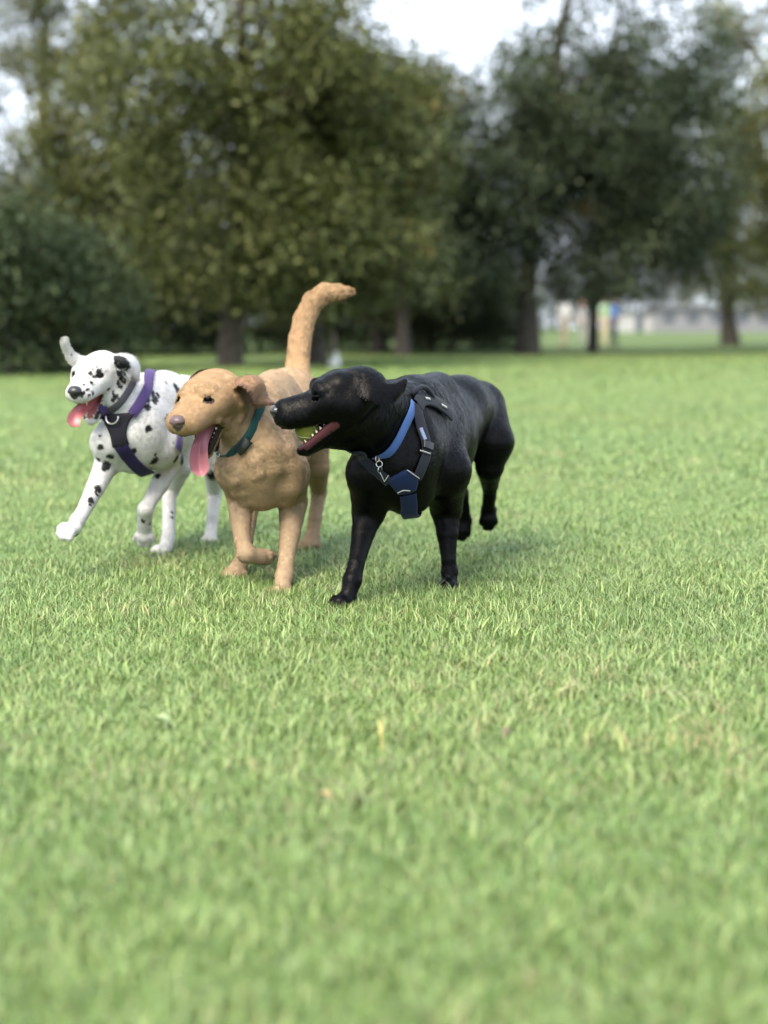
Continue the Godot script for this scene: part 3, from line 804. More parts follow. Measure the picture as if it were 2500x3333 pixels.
# a padded panel laid onto the surface: rows of rough points
func panel(f: Field, rows: Array, o: Vector3, off: float, thick: float) -> ArrayMesh:
	var raw := pts(rows, o)
	var nu := 16
	var nv := 14
	var g := []
	for i in nu + 1:
		var across := []
		for j in raw[0].size():
			var col := []
			for r in raw: col.append(r[j])
			across.append(spline(col, float(i) / nu))
		var line := []
		for j in nv + 1: line.append(f.onto(spline(across, float(j) / nv), off))
		g.append(line)
	var st := SurfaceTool.new()
	st.begin(Mesh.PRIMITIVE_TRIANGLES)
	for i in nu + 1:
		for j in nv + 1:
			var q: Vector3 = g[i][j]
			var edge := mini(mini(i, nu - i), mini(j, nv - j))
			st.add_vertex(q + f.grad(q) * (thick * (0.0 if edge == 0 else (0.8 if edge == 1 else 1.0)) - (0.004 if edge == 0 else 0.0)))
	for i in nu:
		for j in nv:
			var a := i * (nv + 1) + j
			var b := a + nv + 1
			for k in [a, a + 1, b, a + 1, b + 1, b]: st.add_index(k)
	st.generate_normals()
	return st.commit()

func ring_mesh(c: Vector3, axis: Vector3, r: float, wire: float, from := 0.0, to := TAU) -> ArrayMesh:
	var a := axis.normalized()
	var x := Vector3.UP.cross(a).normalized()
	var y := a.cross(x)
	var p := []
	var w := []
	var whole := to - from > 6.2
	for i in 25:
		if whole and i == 24: break
		var t := from + (to - from) * i / 24.0
		p.append(c + (x * cos(t) + y * sin(t)) * r)
		w.append(wire)
	return tube(p, w, 7, whole)
func dog_specs() -> Array:
	var cb := coat_materials(0.38, 0.24)
	var cy := coat_materials(0.75, 0.3)
	var cd := coat_materials(0.7, 0.35)
	return [
{
	"origin": Vector3(0.1647,0,-4.3622),
	"head_at": [-0.1446,0.5328,-3.8083], "rad": 0.2,
	"bones": [
	[0.0506,0.3966,-4.05,0.149,0.417,-4.34,0.114,0.118,0.031,0,0,0,1,0,1.28],
	[0.149,0.417,-4.34,0.2388,0.4739,-4.6,0.114,0.092,0.0372,0,0,0,1,0,1.18],
	[0.2271,0.4952,-4.56,0.2902,0.4805,-4.74,0.094,0.081,0.0372,0,0],
	[0.0817,0.5477,-4.15,0.1526,0.5526,-4.33,0.051,0.056,0.0496,0,0],
	[0.0333,0.3725,-3.99,0.0677,0.299,-4.05,0.081,0.071,0.0372,0,0],
	[0.0777,0.4955,-4.16,-0.0325,0.5301,-3.92,0.102,0.07,0.0372,0,0],
	[0.0422,0.3839,-4.05,-0.0488,0.482,-3.91,0.084,0.0485,0.0372,0,0],
	[0.0128,0.455,-4.12,-0.0333,0.3475,-3.99,0.064,0.064,0.031,0,0],
	[-0.0366,0.3475,-3.99,-0.0424,0.235,-4.05,0.063,0.0445,0.0248,0,0],
	[-0.0424,0.235,-4.05,-0.0572,0.1807,-4.01,0.0445,0.031,0.0124,9,0],
	[-0.0572,0.1807,-4.01,-0.0746,0.1069,-3.94,0.031,0.021,0.0062,9,0],
	[-0.0746,0.1069,-3.94,-0.0857,0.065,-3.915,0.021,0.025,0.0062,9,0],
	[-0.0857,0.065,-3.915,-0.0937,0.0343,-3.9,0.025,0.021,0.0062,9,0],
	[-0.0977,0.0183,-3.8948,-0.1175,0.0117,-3.8776,0.0208,0.022,0.0093,9,0,0.6751,-0.1447,0.7234,1.12],
	[-0.1293,0.019,-3.893,-0.1396,0.0079,-3.8925,0.0106,0.0106,0.0043,9,0],
	[-0.133,0.0015,-3.8999,-0.1382,-0.0002,-3.8955,0.0058,0.0058,0.004,2,0],
	[-0.1251,0.0157,-3.8799,-0.1388,0.0023,-3.8723,0.0106,0.0106,0.0043,9,0],
	[-0.1322,-0.0041,-3.8798,-0.1373,-0.0058,-3.8753,0.0058,0.0058,0.004,2,0],
	[-0.1152,0.0136,-3.8693,-0.1264,-0.0004,-3.8591,0.0106,0.0106,0.0043,9,0],
	[-0.1198,-0.0067,-3.8665,-0.1249,-0.0084,-3.8621,0.0058,0.0058,0.004,2,0],
	[-0.1021,0.0132,-3.8639,-0.1057,0.0006,-3.8561,0.0106,0.0106,0.0043,9,0],
	[-0.0991,-0.0057,-3.8636,-0.1043,-0.0074,-3.8591,0.0058,0.0058,0.004,2,0],
	[-0.0989,0.0027,-3.8968,-0.1105,-0.0022,-3.8869,0.0135,0.0135,0.004,2,0,0.6751,-0.1447,0.7234,1.3],
	[0.1545,0.4724,-4.25,0.1676,0.3432,-4.12,0.068,0.074,0.031,0,0],
	[0.1676,0.3432,-4.12,0.1788,0.2258,-4.23,0.07,0.0465,0.0248,0,0],
	[0.1788,0.2258,-4.23,0.1815,0.154,-4.2,0.0445,0.03,0.0124,9,0],
	[0.1815,0.154,-4.2,0.1845,0.0814,-4.18,0.03,0.02,0.0062,9,0],
	[0.1845,0.0814,-4.18,0.1874,0.0458,-4.18,0.02,0.0235,0.0062,9,0],
	[0.1874,0.0458,-4.18,0.1871,0.0208,-4.17,0.0235,0.0205,0.0062,9,0],
	[0.1884,0.0114,-4.1691,0.1819,0.0075,-4.1444,0.0208,0.022,0.0093,9,0,0.9678,-0.0494,0.2469,1.12],
	[0.1641,0.0125,-4.1512,0.1569,0.0022,-4.1442,0.01,0.01,0.0043,9,0],
	[0.1588,-0.0048,-4.1532,0.157,-0.0059,-4.1465,0.0055,0.0055,0.004,2,0],
	[0.1744,0.0111,-4.1427,0.1683,-0.0005,-4.1281,0.01,0.01,0.0043,9,0],
	[0.1703,-0.0075,-4.1371,0.1685,-0.0086,-4.1304,0.0055,0.0055,0.004,2,0],
	[0.188,0.0104,-4.1392,0.1852,-0.0014,-4.1238,0.01,0.01,0.0043,9,0],
	[0.1872,-0.0084,-4.1328,0.1854,-0.0094,-4.1261,0.0055,0.0055,0.004,2,0],
	[0.2012,0.0106,-4.1418,0.2032,-0.0002,-4.1324,0.01,0.01,0.0043,9,0],
	[0.2051,-0.0072,-4.1413,0.2033,-0.0082,-4.1346,0.0055,0.0055,0.004,2,0],
	[0.1876,-0.0035,-4.1688,0.1836,-0.0068,-4.1537,0.0129,0.0129,0.004,2,0,0.9678,-0.0494,0.2469,1.3],
	[0.3037,0.4816,-4.72,0.3366,0.3815,-4.62,0.084,0.068,0.031,0,0],
	[0.3366,0.3815,-4.62,0.3315,0.3042,-4.62,0.066,0.0435,0.0186,0,0],
	[0.3315,0.3042,-4.62,0.3392,0.2353,-4.72,0.0435,0.0245,0.0062,0,0],
	[0.3646,0.4115,-4.74,0.3564,0.2947,-4.72,0.0385,0.0235,0.0248,0,0],
	[0.3421,0.2403,-4.72,0.3408,0.1572,-4.79,0.0235,0.02,0.0124,9,0],
	[0.3418,0.148,-4.8009,0.3418,0.1159,-4.7993,0.0226,0.0239,0.0093,9,0,1,0,-0,1.12],
	[0.3269,0.1195,-4.7949,0.3232,0.1063,-4.8057,0.0129,0.0129,0.0043,9,0],
	[0.3232,0.1138,-4.8165,0.3232,0.1068,-4.8161,0.0069,0.0069,0.004,2,0],
	[0.3364,0.1123,-4.7945,0.335,0.0902,-4.8049,0.0129,0.0129,0.0043,9,0],
	[0.335,0.0977,-4.8157,0.335,0.0907,-4.8153,0.0069,0.0069,0.004,2,0],
	[0.3472,0.1123,-4.7945,0.3485,0.0902,-4.8049,0.0129,0.0129,0.0043,9,0],
	[0.3485,0.0977,-4.8157,0.3485,0.0907,-4.8153,0.0069,0.0069,0.004,2,0],
	[0.3566,0.1195,-4.7949,0.3603,0.1063,-4.8057,0.0129,0.0129,0.0043,9,0],
	[0.3603,0.1138,-4.8165,0.3603,0.1068,-4.8161,0.0069,0.0069,0.004,2,0],
	[0.3418,0.1407,-4.819,0.3418,0.1247,-4.8193,0.0161,0.0161,0.004,2,0,1,0,-0,1.3],
	[0.2372,0.4596,-4.76,0.2135,0.3589,-4.66,0.081,0.066,0.031,0,0],
	[0.2135,0.3589,-4.66,0.217,0.2752,-4.62,0.064,0.0435,0.0186,0,0],
	[0.217,0.2752,-4.62,0.2458,0.2033,-4.74,0.0435,0.0245,0.0062,0,0],
	[0.2477,0.2082,-4.74,0.2634,0.1205,-4.8,0.0235,0.02,0.0124,9,0],
	[0.2631,0.1104,-4.8009,0.257,0.0801,-4.7994,0.0226,0.0239,0.0093,9,0,0.9802,-0.197,-0.0197,1.12],
	[0.2438,0.0864,-4.7948,0.2376,0.0747,-4.8052,0.0123,0.0123,0.0043,9,0],
	[0.2389,0.0821,-4.8155,0.2375,0.0753,-4.8152,0.0066,0.0066,0.004,2,0],
	[0.2513,0.0778,-4.7947,0.2457,0.0573,-4.8046,0.0123,0.0123,0.0043,9,0],
	[0.247,0.0647,-4.815,0.2456,0.0579,-4.8146,0.0066,0.0066,0.004,2,0],
	[0.2615,0.0757,-4.7949,0.2584,0.0548,-4.8049,0.0123,0.0123,0.0043,9,0],
	[0.2597,0.0622,-4.8152,0.2583,0.0553,-4.8149,0.0066,0.0066,0.004,2,0],
	[0.2717,0.0808,-4.7954,0.2725,0.0677,-4.8059,0.0123,0.0123,0.0043,9,0],
	[0.2738,0.0751,-4.8162,0.2724,0.0682,-4.8159,0.0066,0.0066,0.004,2,0],
	[0.2614,0.1041,-4.8182,0.2583,0.0884,-4.8185,0.0155,0.0155,0.004,2,0,0.9802,-0.197,-0.0197,1.3],
	[0.3235,0.507,-4.8,0.3618,0.4568,-4.98,0.0335,0.0285,0.0248,6,0],
	[0.3618,0.4568,-4.98,0.3804,0.3665,-5.08,0.0285,0.0205,0.0062,6,0],
	[-0.0687,0.5794,-3.8144,-0.1231,0.5698,-3.808,0.0603,0.0568,0.0348,5,0,0.1318,-0.0856,0.9876,1.2],
	[-0.1134,0.5895,-3.7806,-0.1564,0.578,-3.7793,0.0371,0.0249,0.0162,5,0],
	[-0.1205,0.594,-3.8333,-0.1626,0.582,-3.8252,0.0371,0.0249,0.0162,5,0],
	[-0.0399,0.5897,-3.8174,-0.0301,0.5865,-3.819,0.0371,0.0371,0.0348,5,0],
	[-0.0837,0.54,-3.7736,-0.1321,0.535,-3.7699,0.0429,0.0302,0.0232,5,0],
	[-0.1408,0.5538,-3.7589,-0.186,0.5254,-3.7741,0.018,0.0197,0.0232,5,0],
	[-0.0947,0.5471,-3.856,-0.1425,0.5418,-3.8478,0.0429,0.0302,0.0232,5,0],
	[-0.1533,0.562,-3.8528,-0.1937,0.5304,-3.8314,0.018,0.0197,0.0232,5,0],
	[-0.1539,0.5405,-3.8064,-0.2465,0.5221,-3.7957,0.0429,0.0342,0.0232,5,0,0.1318,-0.0856,0.9876,1.176],
	[-0.1562,0.5565,-3.8047,-0.2593,0.5347,-3.7929,0.0226,0.0191,0.0162,5,0],
	[-0.1581,0.5157,-3.7784,-0.2415,0.5059,-3.7749,0.0215,0.0226,0.0116,5,0],
	[-0.1357,0.5195,-3.7613,-0.1744,0.5307,-3.7638,0.0099,0.0087,0.0081,5,0],
	[-0.1658,0.5207,-3.8362,-0.2474,0.5097,-3.8194,0.0215,0.0226,0.0116,5,0],
	[-0.1486,0.5278,-3.8576,-0.185,0.5376,-3.8432,0.0099,0.0087,0.0081,5,0],
	[-0.2531,0.5064,-3.7961,-0.2599,0.5077,-3.7951,0.0238,0.0215,0.0116,5,0],
	[-0.1688,0.5898,-3.772,-0.1547,0.5783,-3.7549,0.0145,0.0133,0.0116,5,0],
	[-0.1761,0.5945,-3.827,-0.1673,0.5864,-3.8488,0.0145,0.0133,0.0116,5,0],
	[-0.1484,0.4997,-3.7749,-0.2382,0.4856,-3.7734,0.0042,0.0042,0.0035,4,0],
	[-0.2382,0.4856,-3.7734,-0.2603,0.4832,-3.7925,0.0042,0.0039,0.0035,4,0],
	[-0.1577,0.5057,-3.8447,-0.2451,0.49,-3.8252,0.0042,0.0042,0.0035,4,0],
	[-0.2451,0.49,-3.8252,-0.2615,0.484,-3.8017,0.0042,0.0039,0.0035,4,0],
	[-0.0893,0.5055,-3.7782,-0.1915,0.4287,-3.7952,0.0168,0.011,0.0093,5,0],
	[-0.1116,0.4978,-3.7735,-0.195,0.4348,-3.7907,0.0099,0.0089,0.0046,4,0],
	[-0.0997,0.5122,-3.8561,-0.1957,0.4314,-3.8262,0.0168,0.011,0.0093,5,0],
	[-0.1226,0.505,-3.856,-0.2,0.4381,-3.8285,0.0099,0.0089,0.0046,4,0],
	[-0.1964,0.4263,-3.8107,-0.1989,0.424,-3.8105,0.0157,0.0145,0.0116,5,0],
	[-0.0872,0.4971,-3.8191,-0.1776,0.4334,-3.8126,0.0278,0.0122,0.0139,5,0],
	[-0.1157,0.5209,-3.7698,-0.1057,0.4973,-3.7732,0.0128,0.0116,0.0116,5,0],
	[-0.127,0.5282,-3.8545,-0.117,0.5046,-3.8579,0.0128,0.0116,0.0116,5,0],
	[-0.1331,0.4924,-3.8134,-0.2345,0.4848,-3.8005,0.029,0.0203,0.0058,1,1,0.1318,-0.0856,0.9876,1.15],
	[-0.1311,0.5021,-3.8128,-0.1989,0.4471,-3.8085,0.0255,0.0122,0.0046,1,1,0.1318,-0.0856,0.9876,1.15],
	[-0.1489,0.498,-3.8108,-0.2343,0.4598,-3.8027,0.0325,0.0302,0.0046,1,1,0.1318,-0.0856,0.9876,1.25],
	[-0.1681,0.5635,-3.7585,-0.17,0.5633,-3.76,0.0133,0.0127,0.0035,3,1],
	[-0.1796,0.5709,-3.8444,-0.181,0.5705,-3.8425,0.0133,0.0127,0.0035,3,1],
	[-0.1756,0.5574,-3.7721,-0.1561,0.5633,-3.7519,0.0049,0.0046,0.0046,3,0],
	[-0.1781,0.5637,-3.7707,-0.1564,0.5671,-3.7495,0.0035,0.0035,0.0035,3,0],
	[-0.1766,0.5648,-3.7713,-0.1566,0.5678,-3.7503,0.0058,0.0056,0.0058,5,0],
	[-0.1834,0.5624,-3.8306,-0.1697,0.5721,-3.8539,0.0049,0.0046,0.0046,3,0],
	[-0.186,0.5688,-3.8302,-0.1705,0.5763,-3.8554,0.0035,0.0035,0.0035,3,0],
	[-0.1844,0.5698,-3.8298,-0.1705,0.5768,-3.8545,0.0058,0.0056,0.0058,5,0],
	[-0.1678,0.536,-3.805,-0.2353,0.5209,-3.7973,0.038,0.0315,0.012,5,0],
	[-0.1844,0.5128,-3.786,-0.2378,0.5049,-3.7831,0.0225,0.0215,0.01,5,0],
	[-0.1893,0.516,-3.8226,-0.2418,0.5075,-3.8128,0.0225,0.0215,0.01,5,0],
	[-0.1188,0.5004,-3.7747,-0.1937,0.4413,-3.788,0.015,0.009,0.005,1,0],
	[-0.1292,0.5072,-3.8526,-0.1993,0.445,-3.8304,0.015,0.009,0.005,1,0],
	[-0.1899,0.4324,-3.811,-0.2146,0.4222,-3.8086,0.0125,0.0105,0.008,5,0],
	[-0.1902,0.4438,-3.79,-0.2136,0.4299,-3.801,0.007,0.0055,0.004,1,0],
	[-0.1954,0.4472,-3.8289,-0.2154,0.4311,-3.8148,0.007,0.0055,0.004,1,0],
	[-0.1324,0.4878,-3.8139,-0.2292,0.4786,-3.8017,0.0255,0.0165,0.005,1,1,0.1318,-0.0856,0.9876,1.15],
	[-0.1506,0.4595,-3.85,-0.0411,0.4546,-3.95,0.032,0.05,0.03,5,0],
	[-0.1034,0.5152,-3.83,-0.0486,0.4867,-3.9,0.06,0.06,0.03,5,0]],
	"eyes": [[-0.1605,0.5666,-3.7665,0.0131,-0.6862,-0.1723,0.7067,-0.1234,0.9674,0.2209], [-0.1701,0.5728,-3.8383,0.0131,-0.8502,-0.0658,-0.5223,-0.1548,0.9878,-0.0144]],
	"nose": [[-0.2639,0.5316,-3.7925,-0.2763,0.5271,-3.7913,0.0175,0.0162,0.0052,0,0,0.1318,-0.0856,0.9876,1.35], [-0.2643,0.5158,-3.7938,-0.2729,0.5119,-3.793,0.0117,0.0097,0.0078,0,0], [-0.2922,0.5195,-3.7786,-0.2782,0.5184,-3.774,0.0055,0.0039,0.0039,0,1], [-0.2951,0.5214,-3.8004,-0.2828,0.5214,-3.8086,0.0055,0.0039,0.0039,0,1], [-0.2918,0.5168,-3.7901,-0.2829,0.4999,-3.7927,0.0016,0.0016,0.0039,0,1]],
	"tongue": [[[-0.1177,0.5001,-3.8336], [-0.1134,0.4955,-3.8157], [-0.1128,0.4969,-3.7969]], [[-0.148,0.4836,-3.8309], [-0.1432,0.4781,-3.8133], [-0.1431,0.4805,-3.7943]], [[-0.18,0.4627,-3.8238], [-0.1763,0.4586,-3.8105], [-0.1763,0.4603,-3.7963]], [[-0.208,0.4458,-3.818], [-0.2107,0.441,-3.8075], [-0.2053,0.444,-3.7974]]],
	"ears": [[[[-0.0859,0.6247,-3.775], [-0.0778,0.6019,-3.758], [-0.0699,0.5761,-3.745]], [[-0.0468,0.6172,-3.765], [-0.0388,0.59,-3.746], [-0.0356,0.5614,-3.73]], [[-0.0078,0.5956,-3.76], [-0.0031,0.5775,-3.748], [-0.0031,0.55,-3.74]], [[0.0281,0.5935,-3.775], [0.0281,0.5737,-3.764], [0.0234,0.5552,-3.76]], [[0.0535,0.6035,-3.8], [0.051,0.5913,-3.79], [0.0465,0.5752,-3.8]]]],
	"teeth": [[-0.1959,0.4398,-3.7949,-0.5198,0.8423,0.1424,0.0037,0.0186], [-0.1997,0.4423,-3.8235,-0.5198,0.8423,0.1424,0.0037,0.0186], [-0.1811,0.463,-3.786,-0.5198,0.8423,0.1424,0.0039,0.0081], [-0.1872,0.4669,-3.8319,-0.5198,0.8423,0.1424,0.0039,0.0081], [-0.1711,0.4724,-3.7836,-0.5198,0.8423,0.1424,0.0042,0.0093], [-0.178,0.4769,-3.8352,-0.5198,0.8423,0.1424,0.0042,0.0093], [-0.1602,0.4802,-3.7815,-0.5198,0.8423,0.1424,0.0046,0.0104], [-0.1678,0.4851,-3.8387,-0.5198,0.8423,0.1424,0.0046,0.0104], [-0.1479,0.49,-3.7787,-0.5198,0.8423,0.1424,0.0058,0.0128], [-0.1565,0.4956,-3.8429,-0.5198,0.8423,0.1424,0.0058,0.0128], [-0.2059,0.4338,-3.804,-0.5198,0.8423,0.1424,0.0026,0.007], [-0.2071,0.4346,-3.8132,-0.5198,0.8423,0.1424,0.0026,0.007], [-0.235,0.4885,-3.7807,0.1401,-0.9847,-0.104,0.0037,0.0174], [-0.24,0.4918,-3.8185,0.1401,-0.9847,-0.104,0.0037,0.0174], [-0.1926,0.4991,-3.779,0.1401,-0.9847,-0.104,0.0046,0.0093], [-0.1994,0.5035,-3.8294,0.1401,-0.9847,-0.104,0.0046,0.0093], [-0.1738,0.5017,-3.7778,0.1401,-0.9847,-0.104,0.0058,0.0116], [-0.1814,0.5066,-3.8351,0.1401,-0.9847,-0.104,0.0058,0.0116], [-0.2499,0.4878,-3.7935,0.1401,-0.9847,-0.104,0.0026,0.007], [-0.2511,0.4886,-3.8027,0.1401,-0.9847,-0.104,0.0026,0.007]],
	"claws": [],
	"collar": [-0.0017,0.4708,-3.99,-0.62,0.58,0.53,0.024],
	"kind": "black",
	"seed": 11,
	"cell": 0.0055,
	"label": "glossy black dog with blue collar and navy harness carrying a ball",
	"skin": cb[0],
	"hair": cb[1],
	"hair_len": 0.0058,
	"hair_wide": 1.0,
	"hair_per": [2.7, 1.6],
	"eye_mat": black_gloss,
	"nose_mat": mat(Color(0.018, 0.019, 0.022), 0.3),
	"tongue_mat": mat(Color(0.33, 0.10, 0.11), 0.35),
	"tongue_thick": 0.008,
	"claw_mat": black_gloss,
	"collar_mat": cloth(Color(0.045, 0.095, 0.25), 47)},
{
	"origin": Vector3(-0.3483,0,-4.3804),
	"head_at": [-0.5075,0.5126,-4.1343], "rad": 0.175,
	"bones": [
	[-0.3566,0.3813,-4.28,-0.3271,0.4242,-4.56,0.108,0.112,0.031,0,0,0,1,0,1.32],
	[-0.3271,0.4242,-4.56,-0.3038,0.4821,-4.8,0.108,0.094,0.0372,0,0,0,1,0,1.15],
	[-0.3059,0.5188,-4.76,-0.292,0.5001,-4.94,0.091,0.081,0.0372,0,0],
	[-0.3554,0.5387,-4.34,-0.3325,0.5489,-4.52,0.056,0.061,0.0496,0,0],
	[-0.3723,0.3394,-4.25,-0.3577,0.2737,-4.28,0.068,0.064,0.0372,0,0],
	[-0.3518,0.4811,-4.4,-0.4267,0.5171,-4.24,0.094,0.066,0.031,0,0],
	[-0.36,0.3689,-4.32,-0.4321,0.4625,-4.2,0.072,0.0445,0.031,0,0],
	[-0.4079,0.4382,-4.36,-0.4264,0.3315,-4.24,0.062,0.058,0.031,0,0],
	[-0.4264,0.3315,-4.24,-0.4201,0.2421,-4.32,0.056,0.0405,0.0248,0,0],
	[-0.42,0.2466,-4.32,-0.4167,0.1907,-4.26,0.0405,0.0315,0.0124,9,0],
	[-0.4167,0.1907,-4.26,-0.4082,0.1303,-4.21,0.0315,0.023,0.0062,9,0],
	[-0.4082,0.1303,-4.21,-0.3944,0.095,-4.19,0.023,0.026,0.0062,9,0],
	[-0.3944,0.095,-4.19,-0.3592,0.0823,-4.22,0.024,0.0225,0.0093,9,0],
	[-0.361,0.0795,-4.2357,-0.3406,0.0773,-4.2432,0.0217,0.0229,0.0093,9,0,0.3551,0.3728,0.8573,1.12],
	[-0.3484,0.0686,-4.2552,-0.3421,0.0734,-4.2646,0.0083,0.0083,0.0043,9,0],
	[-0.3499,0.0807,-4.2646,-0.3434,0.08,-4.267,0.0047,0.0047,0.004,2,0],
	[-0.3401,0.072,-4.248,-0.3273,0.0772,-4.2573,0.0083,0.0083,0.0043,9,0],
	[-0.3351,0.0845,-4.2573,-0.3286,0.0838,-4.2597,0.0047,0.0047,0.004,2,0],
	[-0.3359,0.0764,-4.2378,-0.3221,0.0827,-4.2446,0.0083,0.0083,0.0043,9,0],
	[-0.3298,0.09,-4.2445,-0.3233,0.0893,-4.2469,0.0047,0.0047,0.004,2,0],
	[-0.3368,0.0807,-4.2273,-0.3277,0.0886,-4.2297,0.0083,0.0083,0.0043,9,0],
	[-0.3355,0.0959,-4.2297,-0.329,0.0952,-4.2321,0.0047,0.0047,0.004,2,0],
	[-0.3611,0.091,-4.2407,-0.3462,0.0901,-4.2465,0.0109,0.0109,0.004,2,0,0.3551,0.3728,0.8573,1.3],
	[-0.317,0.4497,-4.46,-0.2836,0.3167,-4.3,0.064,0.062,0.031,0,0],
	[-0.2818,0.3167,-4.3,-0.2731,0.2167,-4.38,0.061,0.0425,0.0248,0,0],
	[-0.2709,0.2191,-4.36,-0.2747,0.1428,-4.28,0.0425,0.03,0.0124,9,0],
	[-0.2747,0.1428,-4.28,-0.282,0.0665,-4.19,0.03,0.022,0.0062,9,0],
	[-0.282,0.0665,-4.19,-0.2846,0.0359,-4.16,0.022,0.0255,0.0062,9,0],
	[-0.2846,0.0359,-4.16,-0.2871,0.0172,-4.13,0.0255,0.022,0.0062,9,0],
	[-0.2855,0.0061,-4.1241,-0.2907,0.0009,-4.0994,0.0213,0.0225,0.0093,9,0,0.9794,-0.0396,0.1979,1.12],
	[-0.3089,0.0058,-4.1051,-0.3156,-0.0051,-4.0982,0.01,0.01,0.0043,9,0],
	[-0.314,-0.0116,-4.1076,-0.3154,-0.013,-4.1009,0.0055,0.0055,0.004,2,0],
	[-0.2982,0.0041,-4.0971,-0.3033,-0.0083,-4.0829,0.01,0.01,0.0043,9,0],
	[-0.3017,-0.0148,-4.0923,-0.3031,-0.0162,-4.0855,0.0055,0.0055,0.004,2,0],
	[-0.2845,0.0036,-4.0944,-0.2862,-0.009,-4.0794,0.01,0.01,0.0043,9,0],
	[-0.2846,-0.0154,-4.0888,-0.286,-0.0169,-4.0821,0.0055,0.0055,0.004,2,0],
	[-0.2714,0.0043,-4.0975,-0.2688,-0.007,-4.0888,0.01,0.01,0.0043,9,0],
	[-0.2671,-0.0134,-4.0981,-0.2685,-0.0149,-4.0914,0.0055,0.0055,0.004,2,0],
	[-0.286,-0.0089,-4.1245,-0.2893,-0.013,-4.1094,0.0129,0.0129,0.004,2,0,0.9794,-0.0396,0.1979,1.3],
	[-0.2705,0.4909,-4.92,-0.2416,0.3844,-4.84,0.081,0.064,0.031,0,0],
	[-0.2416,0.3844,-4.84,-0.2221,0.2833,-4.84,0.062,0.0425,0.0186,0,0],
	[-0.2221,0.2833,-4.84,-0.2207,0.1863,-4.98,0.0425,0.0245,0.0062,0,0],
	[-0.2196,0.1863,-4.98,-0.2319,0.0997,-4.92,0.025,0.022,0.0124,9,0],
	[-0.2319,0.0997,-4.92,-0.2385,0.0505,-4.9,0.022,0.022,0.0062,9,0],
	[-0.2416,0.0432,-4.8909,-0.2454,0.0193,-4.8718,0.0226,0.0239,0.0093,9,0,0.9921,-0.1079,0.0635,1.12],
	[-0.2677,0.0271,-4.8718,-0.2751,0.0114,-4.8733,0.0123,0.0123,0.0043,9,0],
	[-0.2743,0.0114,-4.886,-0.2752,0.006,-4.8817,0.0066,0.0066,0.004,2,0],
	[-0.2541,0.0201,-4.8666,-0.259,-0.0025,-4.8626,0.0123,0.0123,0.0043,9,0],
	[-0.2581,-0.0025,-4.8753,-0.259,-0.0079,-4.871,0.0066,0.0066,0.004,2,0],
	[-0.2375,0.0183,-4.8655,-0.2382,-0.0048,-4.8612,0.0123,0.0123,0.0043,9,0],
	[-0.2373,-0.0048,-4.874,-0.2382,-0.0102,-4.8696,0.0066,0.0066,0.004,2,0],
	[-0.2222,0.0221,-4.8689,-0.2182,0.0052,-4.8697,0.0123,0.0123,0.0043,9,0],
	[-0.2173,0.0052,-4.8824,-0.2182,-0.0002,-4.8781,0.0066,0.0066,0.004,2,0],
	[-0.2426,0.0279,-4.9013,-0.2446,0.0148,-4.8922,0.0155,0.0155,0.004,2,0,0.9921,-0.1079,0.0635,1.3],
	[-0.3355,0.4817,-4.9,-0.3749,0.372,-4.74,0.081,0.062,0.031,0,0],
	[-0.3749,0.372,-4.74,-0.3972,0.2849,-4.62,0.06,0.0435,0.0186,0,0],
	[-0.3972,0.2849,-4.62,-0.4206,0.178,-4.62,0.0435,0.0265,0.0062,0,0],
	[-0.4206,0.178,-4.62,-0.4212,0.0939,-4.46,0.0255,0.022,0.0124,9,0],
	[-0.4212,0.0939,-4.46,-0.4283,0.0404,-4.38,0.022,0.022,0.0062,9,0],
	[-0.4321,0.0352,-4.3507,-0.4399,0.0119,-4.332,0.0226,0.0239,0.0093,9,0,0.9671,-0.2192,0.1289,1.12],
	[-0.4611,0.0221,-4.3335,-0.4701,0.0074,-4.3356,0.0123,0.0123,0.0043,9,0],
	[-0.4684,0.0073,-4.3482,-0.4702,0.002,-4.344,0.0066,0.0066,0.004,2,0],
	[-0.4487,0.0137,-4.3274,-0.4563,-0.0083,-4.3239,0.0123,0.0123,0.0043,9,0],
	[-0.4547,-0.0084,-4.3365,-0.4564,-0.0137,-4.3323,0.0066,0.0066,0.004,2,0],
	[-0.4325,0.01,-4.3252,-0.4361,-0.0129,-4.3212,0.0123,0.0123,0.0043,9,0],
	[-0.4344,-0.013,-4.3338,-0.4362,-0.0183,-4.3296,0.0066,0.0066,0.004,2,0],
	[-0.4167,0.0121,-4.3276,-0.4146,-0.0052,-4.3282,0.0123,0.0123,0.0043,9,0],
	[-0.4129,-0.0053,-4.3408,-0.4146,-0.0106,-4.3366,0.0066,0.0066,0.004,2,0],
	[-0.4341,0.02,-4.3611,-0.4382,0.0073,-4.3523,0.0155,0.0155,0.004,2,0,0.9671,-0.2192,0.1289,1.3],
	[-0.2879,0.5617,-4.93,-0.2888,0.6114,-4.97,0.0435,0.0385,0.0186,6,0],
	[-0.2888,0.6114,-4.97,-0.2827,0.6928,-5,0.0385,0.036,0.0062,6,0],
	[-0.2827,0.6928,-5,-0.2678,0.7645,-5.02,0.036,0.0345,0.0062,6,0],
	[-0.2678,0.7645,-5.02,-0.24,0.8241,-5.03,0.0345,0.033,0.0062,6,0],
	[-0.24,0.8241,-5.03,-0.1985,0.8527,-5.03,0.033,0.0305,0.0062,6,0],
	[-0.1985,0.8527,-5.03,-0.1571,0.8558,-5.03,0.0305,0.026,0.0062,6,0],
	[-0.1571,0.8558,-5.03,-0.1282,0.8568,-5.03,0.026,0.0165,0.0062,6,0],
	[-0.1282,0.8568,-5.03,-0.1075,0.8558,-5.03,0.0165,0.0035,0.0062,6,0],
